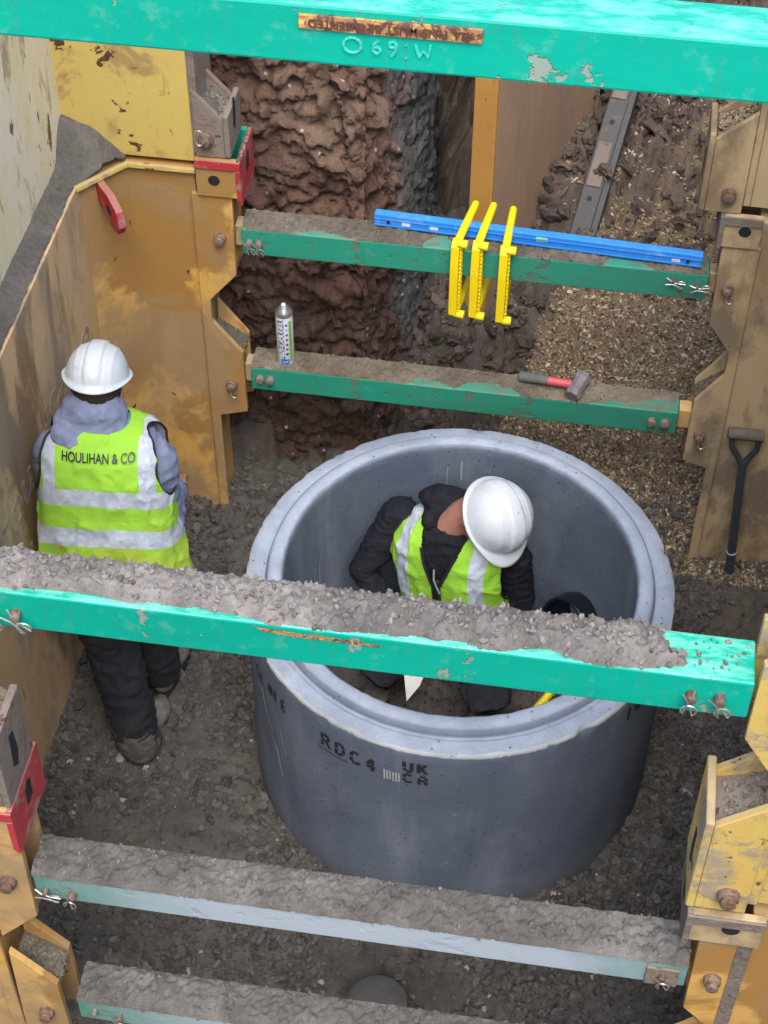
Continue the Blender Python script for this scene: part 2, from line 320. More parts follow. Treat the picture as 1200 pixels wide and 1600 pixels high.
M['black_cloth'] = plain('navy_black_cloth', (.008, .009, .014), .85, .4, 30, bumpd=.004, base2=(.015, .016, .024), spec=.2)
M['trousers'] = painted('dark_navy_trousers', (.006, .007, .013), (.010, .011, .018), dirt=(.045, .042, .038), dirt_lo=.53, dirt_hi=.75, dscale=5, rust_lo=.9, rust_hi=.95, rough=.9, bumpd=.003)
M['muddy_trousers'] = plain('muddy_grey_cuffs', (.06, .058, .056), .95, .4, 18, bumpd=.004, base2=(.12, .115, .105), spec=.1)
M['binding'] = plain('black_binding', (.012, .012, .014), .7)
M['boot'] = plain('muddy_boot', (.10, .095, .09), .9, .5, 25, bumpd=.003, base2=(.2, .19, .18))
M['skin'] = plain('skin', lin(170, 122, 108), .5, .15, 20, bumpd=.0006)
M['hair'] = plain('dark_hair', (.03, .022, .016), .8)
M['helmet'] = painted('white_helmet_shell', lin(194, 202, 210), lin(180, 190, 200), dirt=lin(150, 146, 138), dirt_lo=.60, dirt_hi=.72, dscale=18, rust=lin(120, 112, 102), rust_lo=.70, rust_hi=.73, rscale=40, rough=.4, bumpd=.0004)
M['helmet_trim'] = plain('grey_helmet_harness', (.12, .14, .15), .6)
M['yellow_plastic'] = painted('yellow_plastic', lin(240, 214, 16), lin(232, 204, 14), dirt=lin(176, 150, 70), dirt_lo=.58, dirt_hi=.68, dscale=26, rust=lin(120, 100, 60), rust_lo=.70, rust_hi=.74, rscale=50, rough=.45, bumpd=.0005)
M['blue_level'] = painted('blue_level_paint', lin(30, 118, 215), lin(60, 140, 225), dirt=lin(120, 165, 220), dirt_lo=.55, dirt_hi=.68, dscale=10, rscale=30, rust_lo=.72, rust_hi=.75, rust=lin(50, 60, 90), rough=.45, stretch=(.5, 1, 1))
M['vial'] = plain('green_vial', lin(150, 205, 150), .15, .1)
M['dark_slot'] = plain('dark_slot', (.015, .015, .02), .7)
M['can_white'] = plain('white_can_print', lin(205, 215, 232), .35, .06, 8)
M['can_metal'] = plain('can_tin', (.6, .6, .6), .3, .3, 20, metal=.8)
M['blue_print'] = plain('blue_print', lin(30, 110, 200), .4)
M['green_print'] = plain('green_print', lin(140, 180, 60), .4)
M['red_print'] = plain('red_print', lin(190, 50, 70), .4)
M['black_print'] = plain('black_print', (.015, .016, .03), .4)
M['pink_handle'] = plain('faded_red_handle', lin(205, 92, 100), .5, .2, 40)
M['grey_grip'] = plain('dusty_grey_grip', lin(96, 104, 104), .8, .3, 50)
M['hammer_steel'] = painted('worn_hammer_steel', lin(120, 114, 118), lin(96, 92, 100), dirt=lin(160, 152, 148), dscale=30, rough=.5, bumpd=.002)
M['shovel'] = painted('black_shovel_steel', (.03, .04, .055), (.05, .06, .08), dirt=lin(120, 112, 100), dirt_lo=.6, dirt_hi=.7, dscale=16, rough=.4)
M['wood_grip'] = plain('dusty_grip', lin(104, 94, 84), .85, .3, 50)
M['black_plastic'] = plain('black_pipe_plastic', (.01, .012, .02), .25, .3, 20)
M['clay_pipe'] = painted('dusty_grey_pipe', lin(70, 72, 75), lin(88, 92, 94), dirt=lin(70, 65, 60), dirt_lo=.4, dirt_hi=.6, dscale=12, rust_lo=.9, rust_hi=.95, rough=.8)
M['white_cloth'] = plain('off_white_paper', lin(205, 208, 205), .85, .15, 20)
M['white_lid'] = plain('white_plastic_lid', lin(215, 212, 200), .5, .1)

# ------------------------------------------------------------------ ground
XL, XR, YF, YN = -.928, .721, 1.029, -1.605
Z1, Z2, Z4, SS, RH = .796, 1.461, 2.587, .113, .92
def base_h(x, y):
    # trench floor, spoil slope beyond the boxes, side banks
    right = sstep(-.55, -.25, x)
    ramp_ = np.where(y < 1.92, np.maximum(0, .70 * (y - 1.04)), .616 + .26 * (y - 1.92)); ramp_ = ramp_ - .04 * sstep(.7, 1.2, x) * sstep(1., 1.5, y)
    z = ramp_ * right + (1 - right) * np.maximum(0, (y - 1.2)) * .25
    z = z + sstep(3.6, 7.2, y) * 3.4
    z = z + sstep(1.36, 1.9, np.abs(x)) * 0 + np.where(np.abs(x + .1) > 1.75, sstep(1.75, 2.3, np.abs(x + .1)) * 3.6, 0)
    z = z + sstep(-3.2, -5.2, y) * 3.6
    hole = np.exp(-(((x + .10) / .27) ** 4 + ((y + 1.12) / .17) ** 4)); z = z - .24 * hole
    z = z + .05 * np.exp(-(((x + .85) / .18) ** 2 + ((y - .1) / .3) ** 2)) + .03 * np.exp(-(((x + .95) / .2) ** 2 + ((y - .75) / .25) ** 2))
    z = np.minimum(z, 3.6)
    return z
def graded(a, b, step, lo, hi, n=26):
    mid = np.arange(a, b + step / 2, step); t = np.geomspace(1, 1 + abs(hi - b), n)[1:] - 1; t2 = np.geomspace(1, 1 + abs(a - lo), n)[1:] - 1
    return np.concatenate([(a - t2)[::-1], mid, b + t])
gx = graded(-1.6, 1.36, .0115, -42, 42); gy = graded(-1.7, 3.7, .0125, -45, 60)
GX, GY = np.meshgrid(gx, gy); gxf, gyf = GX.ravel(), GY.ravel()
inside = (gxf > -2.6) & (gxf < 2.4) & (gyf > -3.5) & (gyf < 6)
def relief(x, y):
    p = np.stack([x, y, 0 * x], -1)
    r = fbm(p, 2.3, 4, 3) * .018
    lump = chunk(p, 16, 20) - .45
    grav = sstep(.95, 1.15, y) * sstep(-.5, -.3, x)
    amt = .030 * sstep(-.5, .6, fbm(p, 1.6, 3, 9)) + .010
    far = sstep(1.9, 2.4, y) * 1.0
    r = r + lump * (amt * (1 - grav) + grav * (.006 + far * .06)) + far * (chunk(p, 6, 40) - .45) * .09
    clayz = sstep(.06, -.06, x - (y - 1.45) * .42) * sstep(1.18, 1.32, y) * sstep(2.6, 2.2, y)
    r = r + clayz * ((chunk(p, 4.2, 50) - .25) * .20 + (chunk(p, 11, 52) - .4) * .05)
    lv = chunk(p, 40, 60) - .4
    return r + lv * .005, clayz, grav, far
gz = base_h(gxf, gyf); rl, cz, gv, fr = relief(gxf[inside], gyf[inside]); gz[inside] += rl
P_ = np.stack([gxf, gyf, gz], -1)
col = np.tile(np.array([.088, .082, .076]), (len(P_), 1))
var = fbm(P_, 3.1, 4, 77)[:, None]; col = col * (1 + .22 * var)
brown = np.array([.102, .088, .072]); grvc = np.array([.165, .128, .086]); clayd = np.array([.086, .074, .066]); farc = np.array([.105, .082, .068])
ci = col[inside]
w = sstep(.35, .9, fbm(P_[inside], 1.3, 3, 5))[:, None]; ci = ci * (1 - w) + brown * w
g_ = gv[:, None]; ci = ci * (1 - g_) + grvc * g_
f_ = (fr * sstep(-.3, .4, fbm(P_[inside], 2.2, 3, 15) + (P_[inside][:, 1] - 2.3) * .8))[:, None]; ci = ci * (1 - f_) + farc * f_
c_ = cz[:, None]; ci = ci * (1 - c_) + clayd * c_
col[inside] = ci
nx, ny = len(gx), len(gy)
idx = np.arange(nx * ny).reshape(ny, nx); F_ = np.stack([idx[:-1, :-1], idx[:-1, 1:], idx[1:, 1:], idx[1:, :-1]], -1).reshape(-1, 4)
tag(link('ground', mesh_np('ground', P_, F_, True, col), M['soil']), 'dark crumbly soil floor of the trench with its surrounding ground', kind='structure')
def gh(x, y):
    x = np.atleast_1d(np.asarray(x, float)); y = np.atleast_1d(np.asarray(y, float)); return base_h(x, y) + relief(x, y)[0]

# ------------------------------------------------------------------ cut earth bank behind the struts
def bank():
    path = np.array([(-1.95, 1.30), (-1.2, 1.27), (-.80, 1.26), (-.49, 1.27), (-.43, 1.38), (-.33, 1.75), (-.27, 2.3), (-.40, 3.1), (-.7, 4.6)])
    seg = np.hypot(*np.diff(path, axis=0).T); L = np.r_[0, np.cumsum(seg)]
    s = np.concatenate([np.arange(0, 2.6, .0105), np.arange(2.6, L[-1], .02)]); px = np.interp(s, L, path[:, 0]); py = np.interp(s, L, path[:, 1])
    k = np.ones(9) / 9; pxs = np.convolve(np.pad(px, 4, 'edge'), k, 'valid'); pys = np.convolve(np.pad(py, 4, 'edge'), k, 'valid')
    tx = np.gradient(pxs, s); ty = np.gradient(pys, s); ln = np.hypot(tx, ty); nxn, nyn = ty / ln, -tx / ln
    z = np.concatenate([np.arange(-.15, 2.5, .0115), np.linspace(2.52, 3.62, 30)])
    S, Z = np.meshgrid(np.arange(len(s)), z); S = S.ravel(); Z = Z.ravel()
    back = .12 * Z
    x = pxs[S] - nxn[S] * back; y = pys[S] - nyn[S] * back; p = np.stack([x, y, Z * 1.0], -1)
    q = p * np.array([1, 1, 1.5])
    qd = q + .06 * np.stack([fbm(p, 5, 3, 71), fbm(p, 5, 3, 72), fbm(p, 5, 3, 73)], -1); d = fbm(p, 1.6, 3, 31) * .028 + (chunk(qd, 5.5, 12) - .3) * .034 + (chunk(qd, 13, 22) - .3) * .030 + (chunk(qd, 30, 32) - .3) * .017 + fbm(p, 28, 4, 36) * .011
    side = sstep(-.515, -.475, x + .09 * (Z - 1.4) + .02 * fbm(p, 7, 3, 88))
    d = d * (1 - .5 * side)
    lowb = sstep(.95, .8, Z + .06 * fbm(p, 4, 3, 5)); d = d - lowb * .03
    x = x + nxn[S] * d; y = y + nyn[S] * d; zz = Z + .02 * fbm(p, 7, 3, 9)
    V = np.stack([x, y, zz], -1)
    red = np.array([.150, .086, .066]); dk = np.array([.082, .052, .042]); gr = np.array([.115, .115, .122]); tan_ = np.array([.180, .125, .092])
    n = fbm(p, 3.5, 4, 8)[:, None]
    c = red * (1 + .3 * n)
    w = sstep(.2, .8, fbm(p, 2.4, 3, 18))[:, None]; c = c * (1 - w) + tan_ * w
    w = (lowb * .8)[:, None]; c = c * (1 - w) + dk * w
    w = side[:, None]; c = c * (1 - w) + gr * (1 + .3 * n) * w
    m_, n_ = len(z), len(s); idx = np.arange(m_ * n_).reshape(m_, n_)
    F = np.stack([idx[:-1, :-1], idx[:-1, 1:], idx[1:, 1:], idx[1:, :-1]], -1).reshape(-1, 4)
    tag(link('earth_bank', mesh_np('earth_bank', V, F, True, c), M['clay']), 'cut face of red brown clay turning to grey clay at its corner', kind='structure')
    # top ground behind the bank
    return
bank()

# ------------------------------------------------------------------ scattered stones
t_ = (1 + 5 ** .5) / 2
ICO = np.array([(-1, t_, 0), (1, t_, 0), (-1, -t_, 0), (1, -t_, 0), (0, -1, t_), (0, 1, t_), (0, -1, -t_), (0, 1, -t_), (t_, 0, -1), (t_, 0, 1), (-t_, 0, -1), (-t_, 0, 1)]) / 1.902
ICF = np.array([(0, 11, 5), (0, 5, 1), (0, 1, 7), (0, 7, 10), (0, 10, 11), (1, 5, 9), (5, 11, 4), (11, 10, 2), (10, 7, 6), (7, 1, 8), (3, 9, 4), (3, 4, 2), (3, 2, 6), (3, 6, 8), (3, 8, 9), (4, 9, 5), (2, 4, 11), (6, 2, 10), (8, 6, 7), (9, 8, 1)])
OCT = np.array([(1, 0, 0), (-1, 0, 0), (0, 1, 0), (0, -1, 0), (0, 0, 1), (0, 0, -1.)]); OCF = np.array([(0, 2, 4), (2, 1, 4), (1, 3, 4), (3, 0, 4), (2, 0, 5), (1, 2, 5), (3, 1, 5), (0, 3, 5)])
def rots(n, flat=False):
    q = rng.normal(size=(n, 4))
    if flat: q[:, 1:3] *= .25
    q /= np.linalg.norm(q, axis=1)[:, None]; w, x, y, z = q.T
    return np.stack([np.stack([1 - 2 * (y * y + z * z), 2 * (x * y - z * w), 2 * (x * z + y * w)], -1), np.stack([2 * (x * y + z * w), 1 - 2 * (x * x + z * z), 2 * (y * z - x * w)], -1), np.stack([2 * (x * z - y * w), 2 * (y * z + x * w), 1 - 2 * (x * x + y * y)], -1)], 1)
_e = {}; SV = [tuple(q) for q in ICO]; SF = []
def _mid(a, b):
    k = (min(a, b), max(a, b))
    if k not in _e: q = (np.array(SV[a]) + np.array(SV[b])) / 2; SV.append(tuple(q / np.linalg.norm(q) * .97)); _e[k] = len(SV) - 1
    return _e[k]
for a_, b_, c_ in ICF: x_, y_, z_ = _mid(a_, b_), _mid(b_, c_), _mid(c_, a_); SF += [(a_, x_, z_), (b_, y_, x_), (c_, z_, y_), (x_, y_, z_)]
SUB, SUF = np.array(SV), np.array(SF)
def stones(pts, size, colr, base='ico', aspect=(1, .8, .6), flat=False):
    size = np.asarray(size); pts = np.asarray(pts); big = size > .017
    if base == 'ico' and big.any() and not big.all():
        parts = [stones_(pts[~big], size[~big], colr[~big], 'ico', aspect), stones_(pts[big], size[big], colr[big], 'sub', aspect)]; k = len(parts[0][0])
        return np.concatenate([parts[0][0], parts[1][0]]), np.concatenate([parts[0][1], parts[1][1] + k]), np.concatenate([parts[0][2], parts[1][2]])
    return stones_(pts, size, colr, base, aspect)
def stones_(pts, size, colr, base='ico', aspect=(1, .8, .6), flat=False):
    B, BF = {'ico': (ICO, ICF), 'sub': (SUB, SUF), 'oct': (OCT, OCF)}[base]; n = len(pts)
    jit = rng.uniform(-.28, .28, (n, len(B), 1)) if base != 'sub' else (chunk((B[None] * 1.3 + rng.uniform(0, 99, (n, 1, 3))).reshape(-1, 3), 1.3, 3).reshape(n, len(B), 1) - .45) * .55 + rng.uniform(-.07, .07, (n, len(B), 1))
    V = B[None] * (1 + jit) * (np.array(aspect) * rng.uniform(.75, 1.25, (n, 1, 3))) * np.asarray(size)[:, None, None]
    V = np.einsum('nij,nkj->nki', rots(n, flat), V) + np.asarray(pts)[:, None, :]
    F = BF[None] + (np.arange(n) * len(B))[:, None, None]
    return V.reshape(-1, 3), F.reshape(-1, 3), np.repeat(colr, len(B), 0)
def stuff(name, parts, mat, label, cat=None, parent=None):
    off = 0; vs, fs, cs = [], [], []
    for v, f, c in parts: vs.append(v); fs.append(f + off); cs.append(c); off += len(v)
    v = np.concatenate(vs)
    if parent is not None: v = v - np.array(LOC[parent])
    o = link(name, mesh_np(name, v, np.concatenate(fs), False, np.concatenate(cs)), mat, parent, label); o['kind'] = 'stuff'; return o
def outside_ring(x, y, r=.72): return (x * x + y * y) > r * r
def soilcols(n, base, v=.3):
    return np.array(base)[None] * (1 + rng.uniform(-v, v, (n, 1))) * (1 + rng.uniform(-.05, .05, (n, 3)))
# crumbs of spoil on the trench floor, thick in clusters
n = 60000; x = rng.uniform(-1.5, 1.3, n); y = rng.uniform(-1.6, 1.25, n); p = np.stack([x, y, 0 * x], -1)
dens = sstep(-.35, .45, fbm(p, 2.6, 3, 91)) * .75 + .08
dens += .75 * np.exp(-(((x - .8) / .3) ** 2 + ((y + .35) / .75) ** 2)) + .3 * np.exp(-(((x + .5) / .35) ** 2 + ((y + 1.0) / .35) ** 2))
keep = (rng.random(n) < dens * .8) & outside_ring(x, y); x, y = x[keep], y[keep]
sz = .006 + .013 * rng.random(len(x)) ** 1.9 + .014 * (rng.random(len(x)) > .97); z = gh(x, y) + sz * .2
cc = soilcols(len(x), (.100, .095, .089), .38); pale = rng.random(len(x)) > .992; cc[pale] = (.34, .31, .28)
x2 = rng.uniform(-.5, .5, 900); y2 = rng.uniform(-.5, .5, 900); k2 = (x2 ** 2 + y2 ** 2) < .3; x2, y2 = x2[k2], y2[k2]; s2 = .003 + .006 * rng.random(len(x2))
stuff('soil_crumbs', [stones(np.stack([x, y, z], -1), sz, cc), stones(np.stack([x2, y2, gh(x2, y2) + .002], -1), s2, soilcols(len(x2), (.06, .05, .04)))], M['stones'], 'loose dark crumbs of broken soil covering the trench floor')
# shelly gravel on the slope
n = 60000; x = rng.uniform(-.5, 1.25, n); y = .92 + 2.5 * rng.random(n) ** 1.35; p = np.stack([x, y, 0 * x], -1)
_, czs, _, _ = relief(x, y); keep = (rng.random(n) < (1 - czs * 1.0) * (1 - .72 * sstep(2.05, 2.6, y + .25 * fbm(p, 3, 2, 4)))) & (x > -.5 + sstep(1.4, 1.1, y) * .12) & ~((y > 1.75) & (x < -.1 + (y - 1.8) * .33))
x, y = x[keep], y[keep]; sz = .0045 + .0062 * rng.random(len(x)); z = gh(x, y) + sz * .3
pal = np.array([(.38, .29, .18), (.26, .20, .125), (.15, .115, .08), (.50, .42, .30), (.085, .068, .054), (.25, .21, .165)]); cc = pal[rng.integers(0, 6, len(x))] * (1 + rng.uniform(-.2, .2, (len(x), 1)))
pale = rng.random(len(x)) > .985; cc[pale] = (.6, .54, .42)
stuff('shelly_gravel', [stones(np.stack([x, y, z], -1), sz, cc, 'oct', (1.35, .75, .42))], M['stones'], 'golden brown shelly gravel heaped on the slope beyond the ring')
# brown clods further up the slope
n = 9500; x = rng.uniform(-.1, 1.7, n); y = rng.uniform(1.9, 4.3, n); p = np.stack([x, y, 0 * x], -1)
keep = rng.random(n) < (.08 + .6 * sstep(-.2, .5, fbm(p, 2.5, 3, 55))) * sstep(1.9, 2.5, y + .2 * fbm(p, 3, 2, 4)); x, y = x[keep], y[keep]
x = np.r_[x, rng.uniform(-.38, .12, 420)]; y = np.r_[y, rng.uniform(1.22, 1.95, 420)]; kk = ~((y < 1.95) & (x > .02 + (y - 1.45) * .42) & (np.arange(len(x)) >= len(x) - 420)); x, y = x[kk], y[kk]
sz = .010 + .045 * rng.random(len(x)) ** 2.4; z = gh(x, y) + sz * .25
stuff('clay_clods', [stones(np.stack([x, y, z], -1), sz, soilcols(len(x), (.112, .088, .074), .35))], M['clay'], 'brown clay clods lying loose over the upper slope')

# ------------------------------------------------------------------ struts
def strut(label, x0, x1, y, z, mat, s=SS, group='green cross struts', taper=0):
    t = thing('cross_strut', ((x0 + x1) / 2, y + s / 2, z - s), label, 'strut', group)
    MB().box(x0, x1, y, y + s, z - s, z).build('beam', mat, t, bevel=.005)
    return t
def clip(parent, x, y, z, r=.014, swing=0, wire=True, mat='bolt'):
    pn = MB().cyl((x, y + .004, z), (x, y - .022, z), r, 12).build('pin', M[mat], parent, smooth=True, bevel=.002)
    if wire:
        a = swing; ca, sa = math.cos(a), math.sin(a)
        def q(u, v, w=0): return (x + u * ca - v * sa, y - .014 - w, z + u * sa + v * ca)
        loop = [q(.004, .026), q(.001, .008, .006), q(-.002, -.012, .006)] + [q(-.001 + .016 * math.sin(t), -.030 - .016 * math.cos(t) + .0, .008) for t in [.5 + k * .55 for k in range(10)]] + [q(-.006, .0, .012), q(-.018, .022, .01)]
        MB().tube(loop, .0022, 6).build('spring_clip', M['wire'], pn, smooth=True)
    return pn
def strut_soil(label, x0, x1, y, z, thick, mask, s=SS, seed=0, colr=(.125, .113, .10), lip=0, stonesn=500, ssz=(.003, .008)):
    dx = .0055; X = np.arange(x0, x1, dx); W = np.linspace(-lip, s + .002, int((s + lip) / .0055)); A, B = np.meshgrid(X, W); a, b = A.ravel(), B.ravel()
    p = np.stack([a, b, 0 * a + seed * 3.3], -1)
    edge = np.minimum(b + lip, s + .004 - b) / .03; prof = 1 - np.exp(-np.clip(edge, 0, None) * 2.2)
    m = mask(a, b, p); hgt = thick * prof * np.clip(m, 0, 1) * (1 + .40 * fbm(p, 4, 3, seed + 8) + .22 * fbm(p, 9, 3, seed)) + ((chunk(p, 55, seed + 2) - .45) * .011 + (chunk(p, 26, seed + 3) - .45) * .4 * thick) * np.clip(m * 2, 0, 1) + (chunk(p, 120, seed + 5) - .4) * .004
    hgt = np.where(m <= 0, -.006 + m * .01, np.maximum(hgt, .001 * m))
    ez = np.where(b < 0, b * 2.2, 0)     # soil hanging over the near lip
    zz = z + hgt + ez * 1.0
    V = np.stack([a, y + b + np.where(b < 0, -.0 * b, 0), zz], -1)
    c = np.array(colr)[None] * (1 + .30 * np.clip(fbm(p, 3.2, 3, seed + 50), -1, 1)[:, None]) * (1 + .25 * fbm(p, 14, 3, seed)[:, None] + .12 * fbm(p, 60, 2, seed)[:, None])
    m_, n_ = A.shape; idx = np.arange(m_ * n_).reshape(m_, n_); F = np.stack([idx[:-1, :-1], idx[:-1, 1:], idx[1:, 1:], idx[1:, :-1]], -1).reshape(-1, 4)
    hm = hgt.reshape(m_, n_); ok = (np.maximum.reduce([hm[:-1, :-1], hm[:-1, 1:], hm[1:, 1:], hm[1:, :-1]]) > -.004).ravel()
    F = F[ok]; Ft = np.concatenate([F[:, [0, 1, 2]], F[:, [0, 2, 3]]])
    i = rng.integers(0, len(a), stonesn * 3); i = i[m[i] > .05][:stonesn]; sz = ssz[0] + (ssz[1] - ssz[0]) * rng.random(len(i)) ** 2
    sp = V[i] + np.array([0, 0, 1]) * sz[:, None] * .3
    o = stuff('soil_layer', [(V, Ft, c), stones(sp, sz, soilcols(len(i), np.array(colr) * 1.15, .3))], M['stones'], label)
    o.data.polygons.foreach_set('use_smooth', np.r_[np.ones(len(Ft), bool), np.zeros(len(o.data.polygons) - len(Ft), bool)])
    return o
# far upper strut
t = strut('muddy green strut with the long blue level lying along its top', XL, XR, YF, Z2, M['green_scuffed_shaded'])
for xx in (XL + .028, XL + .062): clip(t, xx, YF, Z2 - .055, .013, .3, mat='mud_steel')
clip(t, XR - .12, YF, Z2 - .028, .006, 1.3); clip(t, XR - .035, YF, Z2 - .045, .006, 1.6)
MB().box(XL - .03, XL - .002, YF + .03, YF + .09, Z2 - .1, Z2 - .012).build('end_fork', M['dusty'], t, bevel=.003); MB().box(XR + .002, XR + .03, YF + .03, YF + .09, Z2 - .1, Z2 - .012).build('end_fork', M['dusty'], t, bevel=.003)
strut_soil('brown dust and grit on the top of the far upper strut', XL, XR - .005, YF, Z2, .008, lambda a, b, p: .35 + .9 * fbm(p, 5, 4, 4) + (b - .03) * 7 - sstep(.0, .5, a) * (.5 - sstep(.4, .7, a)) * 0, seed=1, colr=(.13, .115, .095), stonesn=450, ssz=(.002, .006))
# far lower strut
t = strut('dusty green strut carrying the spray can and the lump hammer', XL, XR - .02, YF, Z1, M['green_scuffed_shaded'])
for xx in (XL + .035, XL + .075, XR - .115, XR - .065): clip(t, xx, YF, Z1 - .05, .016, 0, False, 'mud_steel')
MB().box(XL - .03, XL - .002, YF + .03, YF + .09, Z1 - .1, Z1 - .012).build('end_fork', M['dusty'], t, bevel=.003); MB().box(XR - .018, XR + .03, YF + .03, YF + .09, Z1 - .1, Z1 - .012).build('end_fork', M['ochre'], t, bevel=.003)
strut_soil('thin brown mud drying on the top of the far lower strut', XL, XR - .025, YF, Z1, .007, lambda a, b, p: .25 + .8 * fbm(p, 4, 4, 14) + (b - .035) * 8, seed=2, colr=(.15, .13, .10), stonesn=420, ssz=(.002, .006))
# near upper strut of the lower box
XLn, XRn = -.915, .742
t = strut('soil covered strut in front of the ring, rubbed pale along the middle', XLn, XRn, YN, Z2, M['green_worn'])
clip(t, XLn + .03, YN, Z2 - .066, .007, 1.3); clip(t, XLn + .10, YN, Z2 - .07, .009, -.2); clip(t, XRn - .06, YN, Z2 - .06, .009, .2)
MB().box(XRn - .10, XRn - .02, YN - .008, YN - .001, Z2 - .108, Z2 - .03).build('end_plate', M['mud_steel'], t, bevel=.002)
strut_soil('thick grey soil smeared over the strut in front of the ring', XLn, XRn, YN, Z2, .016, lambda a, b, p: .75 + .35 * fbm(p, 6, 3, 24) + b * 0 - (b < -.008) * (.9 - 3 * np.abs(fbm(p * [1, 0, 1], 3, 3, 66))), seed=3, colr=(.125, .12, .113), lip=.004, stonesn=260)
# near lower strut
t = strut('lowest soil covered strut across the bottom edge of the photo', XLn + .03, XRn + .02, YN, Z1, M['green_worn'])
clip(t, XLn + .15, YN, Z1 - .06, .008, .2); clip(t, XLn + .08, YN, Z1 - .05, .007, 0, False, 'mud_steel')
strut_soil('grey soil spread over the lowest strut', XLn + .03, XRn + .02, YN, Z1, .016, lambda a, b, p: .75 + .4 * fbm(p, 6, 3, 34) - (b < -.006) * .5, seed=4, colr=(.125, .12, .113), lip=.004, stonesn=240)
# near strut of the upper box, over the ring
t = strut('bright green strut over the ring, heaped with grey soil', XL, XR, YN, Z4, M['green'])
clip(t, XR - .118, YN, Z4 - .052, .011, 0); clip(t, XR - .062, YN, Z4 - .05, .011, .35); clip(t, -.787, YN, Z4 - .06, .011, .7); clip(t, -.84, YN, Z4 - .06, .011, .3)
MB().add([(x_, YN - .0015, z_) for x_, z_ in ((-.28, 2.577), (-.2, 2.574), (-.1, 2.572), (-.02, 2.566), (-.03, 2.558), (-.12, 2.561), (-.2, 2.560), (-.27, 2.566))], [(0, 1, 2, 3, 4, 5, 6, 7)]).build('rust_scrape', M['letters_dark'] if 0 else M['plate'], t)
MB().box(-.21, -.02, YN - .002, YN - .0005, 2.556, 2.5675).build('rust_scrape', M['plate'], t) if 0 else None
strut_soil('thick heap of crumbly grey soil on the strut over the ring', XL, XR - .10, YN, Z4, .028, lambda a, b, p: .95 + .3 * fbm(p, 5, 3, 44) - sstep(.028, .0, b + .012 * fbm(p, 10, 3, 3)) * 1.5 - sstep(.535, .635, a + b * .5 + .03 * fbm(p, 12, 3, 2)) * 1.4, seed=5, colr=(.165, .155, .145), stonesn=900, ssz=(.0025, .010))
i = 26; xx = rng.uniform(.60, .70, i); yy = YN + rng.uniform(.02, .10, i); sz = .002 + .005 * rng.random(i)
stuff('soil_crumbs', [stones(np.stack([xx, yy, 0 * xx + Z4 + .002], -1), sz, soilcols(i, (.19, .17, .155)))], M['stones'], 'few crumbs dropped on the bare right end of the strut over the ring')
# top strut
ZT = 4.004; TS = .097
t = strut('topmost bright green strut with a rusted maker plate on its face', -1.1, 1.1, YN, ZT, M['green'], s=TS)
MB().box(-.152, .113, YN - .004, YN - .0005, 0, .027).build('x', M['plate'], t) if 0 else None
def text_me(body, size, ext=.0, bold=0):
    cu = bpy.data.curves.new('t', 'FONT'); cu.body = body; cu.size = size; cu.extrude = ext; cu.align_x = 'CENTER'; cu.align_y = 'CENTER'; cu.offset = bold
    o = bpy.data.objects.new('t', cu); C.objects.link(o); dg = bpy.context.evaluated_depsgraph_get(); me = bpy.data.meshes.new_from_object(o.evaluated_get(dg))
    bpy.data.objects.remove(o); v = np.array([q.co for q in me.vertices]); f = [tuple(p_.vertices) for p_ in me.polygons]; bpy.data.meshes.remove(me); return v, f
def put_text(name, body, size, fn, mat, parent, ext=.0008, bold=0):
    v, f = text_me(body, size, ext, bold); return MB().add([fn(*q) for q in v], f).build(name, mat, parent)
# plate runs px 477..757 along the face
PX0, PX1, PZ = -.145, .119, 3.9785
pl = MB().box(PX0, PX1, YN - .005, YN - .0005, PZ - .012, PZ + .012).build('maker_plate', M['plate'], t, bevel=.0015)
put_text('lettering', 'ALL PINS MUST BE INSERTED', .0185, lambda x, y, z: ((PX0 + PX1) / 2 - x, YN - .0062 - z, PZ - y), M['letters_dark'], pl, bold=.0004)
def bead(pts, name='weld_bead'):
    m_ = MB(); 
    for a, b in zip(pts[:-1], pts[1:]):
        k = max(1, int(math.dist(a, b) / .0035))
        m_.tube([(a[0] + (b[0] - a[0]) * i / k, YN - .001, a[1] + (b[1] - a[1]) * i / k) for i in range(k + 1)], [.0021 + .0007 * random.random() for _ in range(k + 1)], 6)
    return m_.build(name, M['weld'], t, smooth=True)
WX, WZ = -.068, 3.945
bead([(WX + .013 * math.cos(a), WZ + .0125 * math.sin(a)) for a in np.linspace(.3, 6.5, 16)])
bead([(WX + .037, WZ + .011), (WX + .030, WZ + .002), (WX + .030, WZ - .007), (WX + .036, WZ - .011), (WX + .041, WZ - .005), (WX + .037, WZ + .001), (WX + .032, WZ - .001)])
bead([(WX + .064, WZ + .006), (WX + .060, WZ + .012), (WX + .054, WZ + .009), (WX + .054, WZ + .003), (WX + .060, WZ + .001), (WX + .064, WZ + .006), (WX + .063, WZ - .004), (WX + .057, WZ - .013)])
bead([(WX + .077, WZ + .008), (WX + .078, WZ + .007)]); bead([(WX + .077, WZ - .013), (WX + .078, WZ - .014)])
bead([(WX + .091, WZ + .010), (WX + .097, WZ - .010), (WX + .103, WZ + .0), (WX + .110, WZ - .009), (WX + .113, WZ + .011)])

